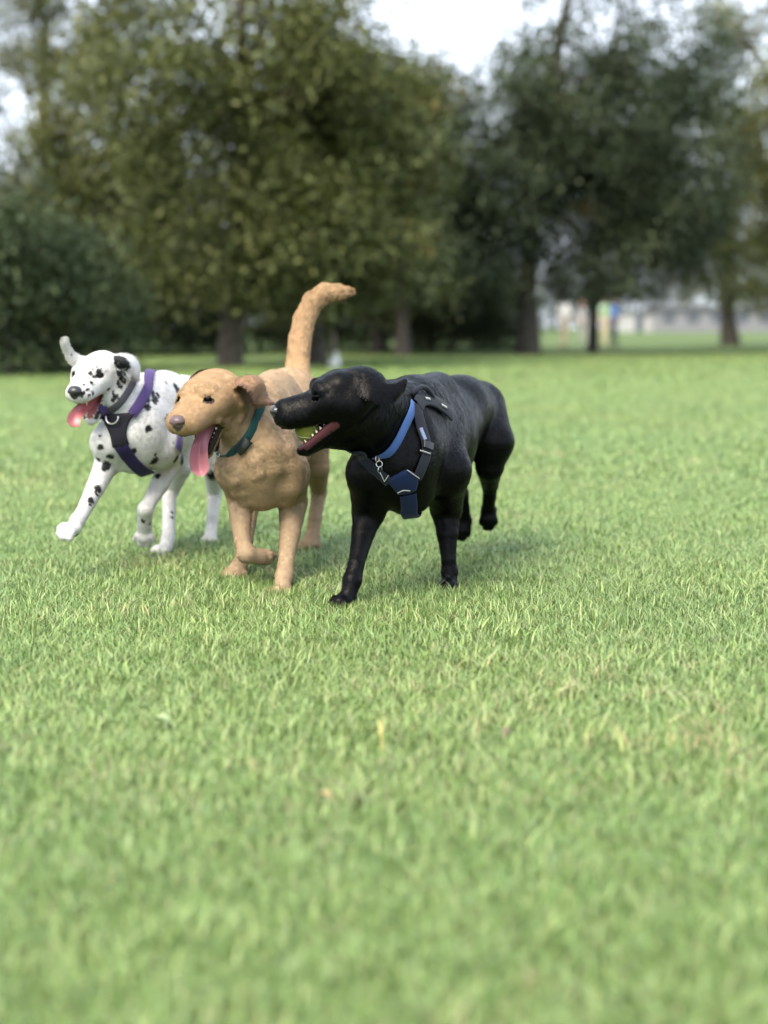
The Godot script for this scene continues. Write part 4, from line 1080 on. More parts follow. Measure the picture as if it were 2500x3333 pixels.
	[-0.4782,0.5557,-4.1987,-0.4998,0.5367,-4.1522,0.0664,0.0626,0.0342,5,0,0.9014,0.0324,0.4317,1.344],
	[-0.4727,0.56,-4.1413,-0.4961,0.544,-4.1077,0.0365,0.0245,0.016,5,0],
	[-0.5266,0.5581,-4.1671,-0.5372,0.5425,-4.1274,0.0365,0.0245,0.016,5,0],
	[-0.4674,0.5708,-4.2225,-0.463,0.5695,-4.2316,0.0365,0.0365,0.0342,5,0],
	[-0.4443,0.535,-4.1616,-0.466,0.5213,-4.121,0.0422,0.0296,0.0228,5,0],
	[-0.4663,0.5386,-4.1065,-0.4999,0.5015,-4.0834,0.0177,0.0194,0.0228,5,0],
	[-0.5271,0.532,-4.2013,-0.5443,0.5185,-4.1585,0.0422,0.0296,0.0228,5,0],
	[-0.5564,0.5354,-4.1497,-0.5513,0.4997,-4.108,0.0177,0.0194,0.0228,5,0],
	[-0.5123,0.519,-4.1248,-0.548,0.4852,-4.0477,0.0422,0.0336,0.0228,5,0,0.9014,0.0324,0.4317,1.568],
	[-0.515,0.534,-4.1203,-0.5547,0.4951,-4.0345,0.0222,0.0188,0.016,5,0],
	[-0.4786,0.4973,-4.1048,-0.519,0.4727,-4.0389,0.0211,0.0222,0.0114,5,0],
	[-0.448,0.5068,-4.1102,-0.4746,0.5101,-4.0807,0.0097,0.0085,0.008,5,0],
	[-0.5476,0.4948,-4.1379,-0.5722,0.4708,-4.0644,0.0211,0.0222,0.0114,5,0],
	[-0.5631,0.5027,-4.1653,-0.5696,0.5067,-4.1262,0.0097,0.0085,0.008,5,0],
	[-0.549,0.4689,-4.0444,-0.5519,0.469,-4.0383,0.0234,0.0211,0.0114,5,0],
	[-0.4992,0.5569,-4.0915,-0.4766,0.5532,-4.0937,0.0142,0.0131,0.0114,5,0],
	[-0.5485,0.5551,-4.1152,-0.5608,0.5502,-4.1341,0.0142,0.0131,0.0114,5,0],
	[-0.4661,0.484,-4.1115,-0.5113,0.454,-4.0425,0.0041,0.0041,0.0034,4,0],
	[-0.5113,0.454,-4.0425,-0.5455,0.4457,-4.0394,0.0041,0.0039,0.0034,4,0],
	[-0.5495,0.481,-4.1515,-0.5731,0.4518,-4.0722,0.0041,0.0041,0.0034,4,0],
	[-0.5731,0.4518,-4.0722,-0.5537,0.4454,-4.0433,0.0041,0.0039,0.0034,4,0],
	[-0.4478,0.502,-4.1685,-0.4893,0.391,-4.1276,0.0165,0.0108,0.0091,5,0],
	[-0.4526,0.486,-4.1518,-0.489,0.3951,-4.1206,0.0097,0.0087,0.0046,4,0],
	[-0.5176,0.4995,-4.2019,-0.517,0.39,-4.1409,0.0165,0.0108,0.0091,5,0],
	[-0.5266,0.4833,-4.1872,-0.5229,0.3939,-4.1368,0.0097,0.0087,0.0046,4,0],
	[-0.5034,0.386,-4.1334,-0.5038,0.3831,-4.1323,0.0154,0.0142,0.0114,5,0],
	[-0.4775,0.4933,-4.1955,-0.4979,0.3999,-4.146,0.0274,0.012,0.0137,5,0],
	[-0.459,0.5107,-4.1378,-0.4494,0.488,-4.1562,0.0125,0.0114,0.0114,5,0],
	[-0.535,0.508,-4.1742,-0.5254,0.4853,-4.1926,0.0125,0.0114,0.0114,5,0],
	[-0.4983,0.4761,-4.1507,-0.539,0.4512,-4.0639,0.0285,0.0199,0.0057,1,1,0.9014,0.0324,0.4317,1.15],
	[-0.495,0.4794,-4.1578,-0.5087,0.4034,-4.1236,0.0251,0.012,0.0046,1,1,0.9014,0.0324,0.4317,1.15],
	[-0.5033,0.4732,-4.14,-0.5307,0.413,-4.0785,0.0319,0.0296,0.0046,1,1,0.9014,0.0324,0.4317,1.25],
	[-0.4849,0.5427,-4.0847,-0.4871,0.5421,-4.0841,0.0148,0.0141,0.0034,3,1],
	[-0.562,0.5399,-4.1217,-0.5611,0.5394,-4.1196,0.0148,0.0141,0.0034,3,1],
	[-0.4987,0.5342,-4.087,-0.4733,0.5453,-4.0907,0.0048,0.0046,0.0046,3,0],
	[-0.5008,0.5445,-4.0821,-0.473,0.5537,-4.0874,0.0034,0.0034,0.0034,3,0],
	[-0.5016,0.5504,-4.0821,-0.4747,0.5588,-4.0862,0.0057,0.0055,0.0057,5,0],
	[-0.5511,0.5323,-4.1121,-0.5647,0.542,-4.1345,0.0048,0.0046,0.0046,3,0],
	[-0.5542,0.5426,-4.1077,-0.568,0.5503,-4.1328,0.0034,0.0034,0.0034,3,0],
	[-0.554,0.5485,-4.1072,-0.5682,0.5555,-4.131,0.0057,0.0055,0.0057,5,0],
	[-0.4449,0.5198,-4.1757,-0.4443,0.497,-4.1753,0.038,0.03,0.03,5,0],
	[-0.5148,0.5173,-4.2092,-0.5142,0.4945,-4.2088,0.038,0.03,0.03,5,0],
	[-0.4442,0.3714,-4.1951,-0.4348,0.3429,-4.182,0.01,0.01,0.012,0,0],
	[-0.4348,0.3429,-4.182,-0.4251,0.3043,-4.1859,0.01,0.01,0.012,0,0],
	[-0.4251,0.3043,-4.1859,-0.4225,0.2665,-4.2191,0.01,0.01,0.012,0,0],
	[-0.4225,0.2665,-4.2191,-0.4093,0.2277,-4.2552,0.01,0.01,0.012,0,0],
	[-0.3834,0.398,-4.1812,-0.3728,0.3604,-4.1757,0.011,0.011,0.012,0,0],
	[-0.3728,0.3604,-4.1757,-0.3674,0.3176,-4.1808,0.011,0.011,0.012,0,0],
	[-0.3537,0.4066,-4.1789,-0.3495,0.3731,-4.1755,0.009,0.009,0.012,0,0],
	[-0.3495,0.3731,-4.1755,-0.3482,0.3263,-4.1788,0.009,0.009,0.012,0,0],
	[-0.405,0.2671,-4.2141,-0.3993,0.2381,-4.2408,0.01,0.01,0.012,0,0],
	[-0.3993,0.2381,-4.2408,-0.4036,0.2241,-4.249,0.01,0.01,0.012,0,0],
	[-0.3256,0.4555,-4.2028,-0.3167,0.3972,-4.1899,0.016,0.016,0.03,0,0],
	[-0.3167,0.3972,-4.1899,-0.3051,0.3414,-4.1973,0.016,0.016,0.03,0,0],
	[-0.2764,0.3821,-4.2178,-0.2652,0.3376,-4.2368,0.018,0.018,0.045,0,0],
	[-0.2652,0.3376,-4.2368,-0.2663,0.2848,-4.2485,0.018,0.018,0.045,0,0],
	[-0.2663,0.2848,-4.2485,-0.2822,0.2411,-4.289,0.018,0.018,0.045,0,0],
	[-0.4104,0.5516,-4.1325,-0.3996,0.526,-4.1465,0.0075,0.0075,0.0129,5,0],
	[-0.3996,0.526,-4.1465,-0.398,0.4996,-4.1703,0.0075,0.0075,0.0129,5,0],
	[-0.398,0.4996,-4.1703,-0.408,0.4792,-4.1622,0.0075,0.0075,0.0129,5,0],
	[-0.4613,0.4834,-4.097,-0.4454,0.4765,-4.1397,0.0085,0.0085,0.0129,5,0],
	[-0.4454,0.4765,-4.1397,-0.4385,0.4632,-4.152,0.0085,0.0085,0.0129,5,0],
	[-0.5134,0.5696,-4.0966,-0.4933,0.5776,-4.1013,0.0075,0.0075,0.0161,5,0],
	[-0.4933,0.5776,-4.1013,-0.4725,0.5737,-4.0984,0.0075,0.0075,0.0161,5,0]],
	"eyes": [[-0.4876,0.546,-4.0936,0.0145,0.2491,-0.2371,0.939,-0.061,0.941,0.3327], [-0.5535,0.5437,-4.1252,0.0145,-0.8727,-0.2774,0.4018,-0.2758,0.9333,0.2299]],
	"nose": [[-0.5572,0.491,-4.0289,-0.5623,0.4838,-4.0178,0.0188,0.0174,0.0056,0,0,0.9014,0.0324,0.4317,1.35], [-0.5555,0.4744,-4.0313,-0.5589,0.4685,-4.0237,0.0125,0.0104,0.0083,0,0], [-0.5586,0.4739,-3.9972,-0.5464,0.4761,-4.0069,0.0058,0.0042,0.0042,0,1], [-0.58,0.4731,-4.0074,-0.5802,0.4748,-4.0231,0.0058,0.0042,0.0042,0,1], [-0.568,0.47,-4.0047,-0.562,0.4539,-4.0162,0.0017,0.0017,0.0042,0,1]],
	"tongue": [[[-0.5089,0.482,-4.1819], [-0.4866,0.4803,-4.1755], [-0.4678,0.4835,-4.1623]], [[-0.5187,0.4561,-4.1621], [-0.495,0.4538,-4.156], [-0.4756,0.4576,-4.1414]], [[-0.5279,0.4375,-4.1442], [-0.5029,0.4337,-4.138], [-0.4827,0.4391,-4.1225]], [[-0.5324,0.4132,-4.085], [-0.5141,0.4082,-4.115], [-0.4891,0.4146,-4.1]], [[-0.5375,0.3885,-4.075], [-0.5158,0.3833,-4.105], [-0.4877,0.3893,-4.085]], [[-0.5379,0.3646,-4.075], [-0.5152,0.3594,-4.104], [-0.4855,0.3671,-4.085]], [[-0.5329,0.3445,-4.08], [-0.5116,0.34,-4.1], [-0.4849,0.3509,-4.085]], [[-0.5201,0.3312,-4.085], [-0.5071,0.329,-4.09], [-0.4934,0.3332,-4.09]]],
	"ears": [[[[-0.4211,0.5657,-4.13], [-0.4127,0.5915,-4.17], [-0.3932,0.6005,-4.26]], [[-0.3933,0.5832,-4.075], [-0.3744,0.6032,-4.13], [-0.3546,0.596,-4.24]], [[-0.3693,0.5691,-4.05], [-0.3464,0.5873,-4.1], [-0.3367,0.5692,-4.21]], [[-0.3609,0.5382,-4.065], [-0.3439,0.5464,-4.105], [-0.3294,0.5428,-4.18]], [[-0.3518,0.5214,-4.095], [-0.3265,0.5286,-4.12], [-0.3077,0.5268,-4.155]]],
		[[[-0.5433,0.6001,-4.22], [-0.5288,0.6128,-4.26], [-0.4981,0.616,-4.3]], [[-0.5588,0.5861,-4.27], [-0.5454,0.5976,-4.32], [-0.5131,0.6029,-4.35]], [[-0.5613,0.5628,-4.3], [-0.5484,0.5701,-4.34], [-0.526,0.582,-4.38]]]],
	"teeth": [[-0.4933,0.3977,-4.1223,-0.3789,0.5415,0.7505,0.0036,0.0182], [-0.519,0.3968,-4.1346,-0.3789,0.5415,0.7505,0.0036,0.0182], [-0.4818,0.4191,-4.1282,-0.3789,0.5415,0.7505,0.0039,0.008], [-0.5229,0.4176,-4.1479,-0.3789,0.5415,0.7505,0.0039,0.008], [-0.4772,0.4308,-4.132,-0.3789,0.5415,0.7505,0.0041,0.0091], [-0.5234,0.4292,-4.1542,-0.3789,0.5415,0.7505,0.0041,0.0091], [-0.4724,0.4422,-4.1363,-0.3789,0.5415,0.7505,0.0046,0.0103], [-0.5238,0.4404,-4.1609,-0.3789,0.5415,0.7505,0.0046,0.0103], [-0.4671,0.456,-4.1405,-0.3789,0.5415,0.7505,0.0057,0.0125], [-0.5246,0.454,-4.1681,-0.3789,0.5415,0.7505,0.0057,0.0125], [-0.5047,0.3891,-4.1204,-0.3789,0.5415,0.7505,0.0025,0.0068], [-0.5129,0.3888,-4.1243,-0.3789,0.5415,0.7505,0.0025,0.0068], [-0.5239,0.4565,-4.0524,0.1696,-0.9439,-0.2833,0.0036,0.0171], [-0.5578,0.4553,-4.0686,0.1696,-0.9439,-0.2833,0.0036,0.0171], [-0.5025,0.4746,-4.0838,0.1696,-0.9439,-0.2833,0.0046,0.0091], [-0.5477,0.473,-4.1054,0.1696,-0.9439,-0.2833,0.0046,0.0091], [-0.4922,0.4806,-4.0977,0.1696,-0.9439,-0.2833,0.0057,0.0114], [-0.5436,0.4788,-4.1223,0.1696,-0.9439,-0.2833,0.0057,0.0114], [-0.5418,0.4519,-4.0476,0.1696,-0.9439,-0.2833,0.0025,0.0068], [-0.55,0.4516,-4.0516,0.1696,-0.9439,-0.2833,0.0025,0.0068]],
	"claws": [[-0.2765,0.0022,-4.8673,-0.1172,-0.9791,0.1662], [-0.2603,-0.0117,-4.8565,-0.1172,-0.9791,0.1662], [-0.2395,-0.014,-4.8552,-0.1172,-0.9791,0.1662], [-0.2195,-0.004,-4.8636,-0.1172,-0.9791,0.1662], [-0.4729,-0.0016,-4.3297,-0.2376,-0.9596,0.1509], [-0.4592,-0.0172,-4.318,-0.2376,-0.9596,0.1509], [-0.4389,-0.0218,-4.3153,-0.2376,-0.9596,0.1509], [-0.4174,-0.0142,-4.3223,-0.2376,-0.9596,0.1509]],
	"collar": [-0.408,0.4598,-4.24,-0.7,0.55,0.46,0.026],
	"kind": "yellow",
	"seed": 12,
	"cell": 0.0055,
	"label": "sandy yellow dog with long pink tongue, green collar and raised tail",
	"skin": cy[0],
	"hair": cy[1],
	"hair_len": 0.0058,
	"hair_wide": 1.0,
	"hair_per": [2.7, 1.6],
	"eye_mat": mat(Color(0.012, 0.008, 0.006), 0.1),
	"nose_mat": mat(Color(0.078, 0.048, 0.049), 0.45),
	"tongue_mat": mat(Color(0.40, 0.150, 0.180), 0.5),
	"tongue_thick": 0.01,
	"claw_mat": mat(Color(0.03, 0.026, 0.024), 0.4),
	"collar_mat": cloth(Color(0.012, 0.055, 0.052), 48)},
{
	"origin": Vector3(-0.7239,0,-4.8388),
	"head_at": [-0.8806,0.5705,-4.4754], "rad": 0.165,
	"bones": [
	[-0.7747,0.4214,-4.6,-0.7268,0.4435,-4.86,0.1,0.106,0.031,0,0,0,1,0,1.36],
	[-0.7268,0.4435,-4.86,-0.6905,0.47,-5.12,0.1,0.081,0.0372,0,0,0,1,0,1.15],
	[-0.6954,0.4879,-5.08,-0.6656,0.4734,-5.26,0.081,0.074,0.0372,0,0],
	[-0.7467,0.5419,-4.68,-0.713,0.5283,-4.88,0.0465,0.051,0.0496,0,0],
	[-0.8009,0.4067,-4.54,-0.787,0.3607,-4.58,0.058,0.056,0.031,0,0],
	[-0.7704,0.4924,-4.7,-0.8257,0.5621,-4.54,0.082,0.053,0.0372,0,0],
	[-0.7841,0.4309,-4.6,-0.8286,0.5255,-4.5,0.068,0.0345,0.0372,0,0],
	[-0.8036,0.4462,-4.66,-0.842,0.3893,-4.52,0.058,0.054,0.031,0,0],
	[-0.842,0.3893,-4.52,-0.8538,0.3195,-4.56,0.052,0.0375,0.0248,0,0],
	[-0.8556,0.3243,-4.56,-0.874,0.2586,-4.46,0.0385,0.028,0.0124,9,0],
	[-0.874,0.2586,-4.46,-0.8944,0.1927,-4.35,0.028,0.02,0.0062,9,0],
	[-0.8944,0.1927,-4.35,-0.9031,0.1732,-4.31,0.02,0.0235,0.0062,9,0],
	[-0.9024,0.1614,-4.2786,-0.9229,0.1519,-4.2636,0.0199,0.0211,0.0093,9,0,0.6555,-0.4387,0.6147,1.12],
	[-0.9337,0.1649,-4.2754,-0.9453,0.1554,-4.278,0.0106,0.0106,0.0043,9,0],
	[-0.9395,0.151,-4.2873,-0.9448,0.1485,-4.2834,0.0058,0.0058,0.004,2,0],
	[-0.93,0.1572,-4.2642,-0.9451,0.1436,-4.2607,0.0106,0.0106,0.0043,9,0],
	[-0.9393,0.1393,-4.27,-0.9445,0.1368,-4.2662,0.0058,0.0058,0.004,2,0],
	[-0.9204,0.1507,-4.2551,-0.933,0.1356,-4.2494,0.0106,0.0106,0.0043,9,0],
	[-0.9272,0.1312,-4.2588,-0.9325,0.1287,-4.2549,0.0058,0.0058,0.004,2,0],
	[-0.9074,0.1473,-4.2507,-0.9124,0.1333,-4.2471,0.0106,0.0106,0.0043,9,0],
	[-0.9066,0.129,-4.2564,-0.9119,0.1265,-4.2526,0.0058,0.0058,0.004,2,0],
	[-0.9055,0.1474,-4.2853,-0.9176,0.141,-4.277,0.0135,0.0135,0.004,2,0,0.6555,-0.4387,0.6147,1.3],
	[-0.7384,0.451,-4.74,-0.7054,0.3605,-4.64,0.062,0.06,0.031,0,0],
	[-0.7054,0.3605,-4.64,-0.6827,0.3108,-4.76,0.056,0.0345,0.0217,0,0],
	[-0.6872,0.3117,-4.75,-0.7121,0.2456,-4.67,0.0345,0.0295,0.0124,9,0],
	[-0.7121,0.2456,-4.67,-0.7372,0.1902,-4.6,0.0295,0.0205,0.0062,9,0],
	[-0.7372,0.1902,-4.6,-0.7449,0.1733,-4.58,0.0205,0.024,0.0062,9,0],
	[-0.7439,0.1781,-4.58,-0.7554,0.1146,-4.62,0.023,0.0225,0.0093,9,0],
	[-0.7567,0.1097,-4.6316,-0.7581,0.0816,-4.6288,0.0208,0.022,0.0093,9,0,0.9988,-0.0494,0.0049,1.12],
	[-0.779,0.086,-4.6252,-0.7848,0.0742,-4.6342,0.0112,0.0112,0.0043,9,0],
	[-0.7844,0.0813,-4.644,-0.7847,0.0743,-4.6433,0.0061,0.0061,0.004,2,0],
	[-0.7659,0.079,-4.6245,-0.7688,0.0593,-4.6327,0.0112,0.0112,0.0043,9,0],
	[-0.7684,0.0664,-4.6425,-0.7687,0.0594,-4.6418,0.0061,0.0061,0.004,2,0],
	[-0.7506,0.0783,-4.6244,-0.7496,0.0584,-4.6326,0.0112,0.0112,0.0043,9,0],
	[-0.7492,0.0654,-4.6424,-0.7495,0.0584,-4.6417,0.0061,0.0061,0.004,2,0],
	[-0.7369,0.0839,-4.625,-0.7322,0.0716,-4.6339,0.0112,0.0112,0.0043,9,0],
	[-0.7318,0.0787,-4.6438,-0.7322,0.0717,-4.6431,0.0061,0.0061,0.004,2,0],
	[-0.7569,0.1039,-4.6473,-0.7577,0.0879,-4.6467,0.0142,0.0142,0.004,2,0,0.9988,-0.0494,0.0049,1.3],
	[-0.7068,0.4571,-5.16,-0.679,0.3605,-5.02,0.074,0.056,0.031,0,0],
	[-0.679,0.3605,-5.02,-0.6907,0.27,-4.98,0.054,0.0405,0.0186,0,0],
	[-0.6907,0.27,-4.98,-0.7384,0.1667,-5.06,0.0405,0.0245,0.0062,0,0],
	[-0.7353,0.1796,-5.04,-0.7255,0.0971,-4.94,0.0255,0.021,0.0124,9,0],
	[-0.7255,0.0971,-4.94,-0.7144,0.0473,-4.85,0.021,0.022,0.0062,9,0],
	[-0.7144,0.0473,-4.85,-0.7192,0.0184,-4.81,0.022,0.022,0.0062,9,0],
	[-0.7151,0.0192,-4.8017,-0.7314,0.0124,-4.7812,0.0199,0.0211,0.0093,9,0,0.7952,-0.2463,0.5541,1.12],
	[-0.7455,0.0217,-4.7932,-0.7563,0.0112,-4.7913,0.0106,0.0106,0.0043,9,0],
	[-0.7519,0.0051,-4.8004,-0.7561,0.0033,-4.7951,0.0058,0.0058,0.004,2,0],
	[-0.739,0.017,-4.7815,-0.7518,0.0038,-4.7723,0.0106,0.0106,0.0043,9,0],
	[-0.7474,-0.0023,-4.7814,-0.7516,-0.004,-4.7761,0.0058,0.0058,0.004,2,0],
	[-0.7273,0.0134,-4.7734,-0.7372,-0.0007,-4.7621,0.0106,0.0106,0.0043,9,0],
	[-0.7328,-0.0068,-4.7712,-0.737,-0.0086,-4.7659,0.0058,0.0058,0.004,2,0],
	[-0.7135,0.0118,-4.7709,-0.7164,-0.0012,-4.7635,0.0106,0.0106,0.0043,9,0],
	[-0.712,-0.0073,-4.7726,-0.7162,-0.0091,-4.7673,0.0058,0.0058,0.004,2,0],
	[-0.7179,0.0038,-4.8045,-0.7276,-0.0011,-4.7927,0.0135,0.0135,0.004,2,0,0.7952,-0.2463,0.5541,1.3],
	[-0.65,0.4538,-5.22,-0.5989,0.3514,-5.14,0.074,0.056,0.031,0,0],
	[-0.5989,0.3514,-5.14,-0.5928,0.2459,-5.12,0.054,0.0345,0.0186,0,0],
	[-0.5928,0.2459,-5.12,-0.6026,0.1375,-5.22,0.0345,0.0225,0.0062,0,0],
	[-0.6002,0.1453,-5.2,-0.5996,0.0735,-5.12,0.0225,0.02,0.0124,9,0],
	[-0.5996,0.0735,-5.12,-0.6009,0.0304,-5.08,0.02,0.02,0.0062,9,0],
	[-0.6012,0.0193,-5.0639,-0.6026,0.0049,-5.0395,0.0208,0.022,0.0093,9,0,0.9987,-0.0257,0.0436,1.12],
	[-0.6235,0.0105,-5.041,-0.6293,-0.0037,-5.0368,0.0112,0.0112,0.0043,9,0],
	[-0.6289,-0.0075,-5.0483,-0.6292,-0.0111,-5.0423,0.0061,0.0061,0.004,2,0],
	[-0.6104,0.0069,-5.035,-0.6133,-0.0113,-5.0239,0.0112,0.0112,0.0043,9,0],
	[-0.6129,-0.0151,-5.0354,-0.6133,-0.0187,-5.0294,0.0061,0.0061,0.004,2,0],
	[-0.5951,0.0065,-5.0343,-0.5941,-0.0118,-5.023,0.0112,0.0112,0.0043,9,0],
	[-0.5937,-0.0156,-5.0345,-0.5941,-0.0192,-5.0285,0.0061,0.0061,0.004,2,0],
	[-0.5814,0.0094,-5.0392,-0.5767,-0.0051,-5.0345,0.0112,0.0112,0.0043,9,0],
	[-0.5763,-0.0089,-5.046,-0.5767,-0.0124,-5.04,0.0061,0.0061,0.004,2,0],
	[-0.6014,0.0032,-5.0685,-0.6022,-0.0058,-5.0553,0.0142,0.0142,0.004,2,0,0.9987,-0.0257,0.0436,1.3],
	[-0.659,0.5152,-5.3,-0.661,0.4862,-5.45,0.0245,0.0195,0.0186,6,0],
	[-0.661,0.4862,-5.45,-0.6683,0.4239,-5.55,0.0195,0.0135,0.0062,6,0],
	[-0.8633,0.6114,-4.5375,-0.8757,0.5954,-4.4919,0.0541,0.051,0.0312,5,0,0.9666,-0.0226,0.2553,1.2],
	[-0.8504,0.6152,-4.4876,-0.8643,0.6018,-4.4528,0.0333,0.0224,0.0146,5,0],
	[-0.8989,0.6163,-4.5004,-0.9045,0.6028,-4.4634,0.0333,0.0224,0.0146,5,0],
	[-0.8568,0.6245,-4.5609,-0.8545,0.623,-4.5698,0.0333,0.0333,0.0312,5,0],
	[-0.832,0.5898,-4.5112,-0.845,0.5787,-4.4709,0.0385,0.027,0.0208,5,0],
	[-0.8396,0.5945,-4.4575,-0.8658,0.5627,-4.4304,0.0161,0.0177,0.0208,5,0],
	[-0.9044,0.5915,-4.5303,-0.9134,0.5803,-4.489,0.0385,0.027,0.0208,5,0],
	[-0.9241,0.5965,-4.4798,-0.9161,0.5639,-4.4436,0.0161,0.0177,0.0208,5,0],
	[-0.8831,0.5791,-4.4653,-0.9035,0.5509,-4.3904,0.0385,0.0307,0.0208,5,0,0.9666,-0.0226,0.2553,1.2096],
	[-0.8839,0.593,-4.461,-0.9066,0.5604,-4.3778,0.0203,0.0172,0.0146,5,0],
	[-0.8586,0.5606,-4.4541,-0.8829,0.5407,-4.3881,0.0192,0.0203,0.0104,5,0],
	[-0.8366,0.5647,-4.4664,-0.8529,0.5693,-4.4351,0.0088,0.0078,0.0073,5,0],
	[-0.9107,0.5618,-4.4678,-0.923,0.5416,-4.3987,0.0192,0.0203,0.0104,5,0],
	[-0.9235,0.5668,-4.4894,-0.9246,0.571,-4.454,0.0088,0.0078,0.0073,5,0],
	[-0.9047,0.5362,-4.3872,-0.9063,0.5364,-4.3813,0.0213,0.0192,0.0104,5,0],
	[-0.8636,0.6136,-4.4381,-0.8439,0.6088,-4.4439,0.013,0.012,0.0104,5,0],
	[-0.9119,0.6147,-4.4509,-0.9264,0.6107,-4.4657,0.013,0.012,0.0104,5,0],
	[-0.8509,0.5476,-4.4624,-0.8786,0.5233,-4.3927,0.0037,0.0037,0.0031,4,0],
	[-0.8786,0.5233,-4.3927,-0.9022,0.5176,-4.3822,0.0037,0.0035,0.0031,4,0],
	[-0.9139,0.5491,-4.4791,-0.9253,0.5244,-4.405,0.0037,0.0037,0.0031,4,0],
	[-0.9253,0.5244,-4.405,-0.9102,0.5177,-4.3843,0.0037,0.0035,0.0031,4,0],
	[-0.8339,0.5596,-4.5148,-0.8709,0.4635,-4.4667,0.0151,0.0099,0.0083,5,0],
	[-0.8364,0.5459,-4.4984,-0.8692,0.4675,-4.4606,0.0062,0.0056,0.0042,4,0],
	[-0.9022,0.5612,-4.5329,-0.898,0.4642,-4.4739,0.0151,0.0099,0.0083,5,0],
	[-0.9088,0.5476,-4.5175,-0.9024,0.4682,-4.4694,0.0062,0.0056,0.0042,4,0],
	[-0.8848,0.4598,-4.4693,-0.8852,0.4572,-4.4681,0.014,0.013,0.0104,5,0],
	[-0.8657,0.5529,-4.5336,-0.8812,0.4715,-4.482,0.025,0.0109,0.0125,5,0],
	[-0.8381,0.5685,-4.4859,-0.8341,0.5474,-4.5029,0.0114,0.0104,0.0104,5,0],
	[-0.9125,0.5702,-4.5056,-0.9085,0.5491,-4.5226,0.0114,0.0104,0.0104,5,0],
	[-0.8774,0.5392,-4.4904,-0.9001,0.5194,-4.406,0.026,0.0182,0.0052,1,1,0.9666,-0.0226,0.2553,1.15],
	[-0.8758,0.5427,-4.4963,-0.8868,0.4762,-4.4603,0.0229,0.0109,0.0042,1,1,0.9666,-0.0226,0.2553,1.15],
	[-0.8804,0.5376,-4.4793,-0.8976,0.4861,-4.4184,0.0291,0.027,0.0042,1,1,0.9666,-0.0226,0.2553,1.25],
	[-0.8504,0.5993,-4.4345,-0.8523,0.5989,-4.4336,0.012,0.0114,0.0031,3,1],
	[-0.9258,0.601,-4.4544,-0.9246,0.6006,-4.4527,0.012,0.0114,0.0031,3,1],
	[-0.8636,0.5924,-4.4341,-0.8409,0.601,-4.4418,0.0044,0.0042,0.0042,3,0],
	[-0.8639,0.5997,-4.4303,-0.8395,0.6064,-4.4396,0.0031,0.0031,0.0031,3,0],
	[-0.8642,0.6028,-4.4309,-0.8404,0.6089,-4.4391,0.0052,0.005,0.0052,5,0],
	[-0.9148,0.5936,-4.4477,-0.9304,0.6031,-4.4654,0.0044,0.0042,0.0042,3,0],
	[-0.9162,0.6009,-4.4441,-0.9324,0.6086,-4.4642,0.0031,0.0031,0.0031,3,0],
	[-0.9155,0.604,-4.4444,-0.9318,0.611,-4.4632,0.0052,0.005,0.0052,5,0]],
	"eyes": [[-0.8547,0.6028,-4.4431,0.0117,0.4056,-0.249,0.8794,0.0597,0.9441,0.3241], [-0.9177,0.6043,-4.4598,0.0117,-0.7973,-0.2209,0.5617,-0.1706,0.9495,0.2633]],
	"nose": [[-0.9082,0.5569,-4.3724,-0.9112,0.5506,-4.3615,0.0171,0.0159,0.0051,0,0,0.9666,-0.0226,0.2553,1.35], [-0.9079,0.5416,-4.3745,-0.91,0.5365,-4.3671,0.0114,0.0095,0.0076,0,0], [-0.905,0.5414,-4.3435,-0.8955,0.5427,-4.3543,0.0053,0.0038,0.0038,0,1], [-0.9258,0.5419,-4.349,-0.9287,0.5434,-4.363,0.0053,0.0038,0.0038,0,1], [-0.9149,0.5384,-4.3485,-0.9123,0.5234,-4.3596,0.0015,0.0015,0.0038,0,1]],
	"tongue": [[[-0.8909,0.5478,-4.5119], [-0.872,0.5449,-4.5104], [-0.8547,0.5469,-4.5023]], [[-0.9033,0.5269,-4.491], [-0.8822,0.5233,-4.4898], [-0.8643,0.5235,-4.4842]], [[-0.9191,0.5087,-4.43], [-0.9022,0.4987,-4.445], [-0.8801,0.4969,-4.445]], [[-0.9335,0.4902,-4.4], [-0.9186,0.4802,-4.415], [-0.8948,0.4802,-4.415]], [[-0.94,0.4693,-4.385], [-0.9252,0.461,-4.4], [-0.9032,0.4628,-4.4]], [[-0.9367,0.4556,-4.385], [-0.9217,0.4495,-4.395], [-0.9043,0.4513,-4.395]], [[-0.9253,0.4471,-4.39], [-0.9172,0.4449,-4.395], [-0.9099,0.4458,-4.395]]],
	"ears": [[[[-0.8054,0.6566,-4.44], [-0.7967,0.6427,-4.41], [-0.798,0.6243,-4.42]], [[-0.7776,0.6588,-4.47], [-0.7703,0.6391,-4.41], [-0.778,0.615,-4.425]], [[-0.7549,0.6469,-4.51], [-0.7536,0.6233,-4.455], [-0.7634,0.6073,-4.44]], [[-0.7483,0.621,-4.54], [-0.7486,0.6027,-4.5], [-0.7539,0.5933,-4.475]], [[-0.75,0.5817,-4.54], [-0.7522,0.5784,-4.53], [-0.7526,0.581,-4.51]]],
		[[[-0.9257,0.6176,-4.53], [-0.9197,0.6325,-4.53], [-0.9118,0.6474,-4.53]], [[-0.9535,0.6288,-4.53], [-0.9409,0.6391,-4.525], [-0.9286,0.6502,-4.53]], [[-0.9693,0.6588,-4.52], [-0.9569,0.6626,-4.515], [-0.9457,0.6653,-4.52]], [[-0.9752,0.6915,-4.5], [-0.964,0.6897,-4.495], [-0.954,0.6878,-4.5]], [[-0.97,0.7036,-4.49], [-0.9625,0.7063,-4.49], [-0.9552,0.7036,-4.49]]]],
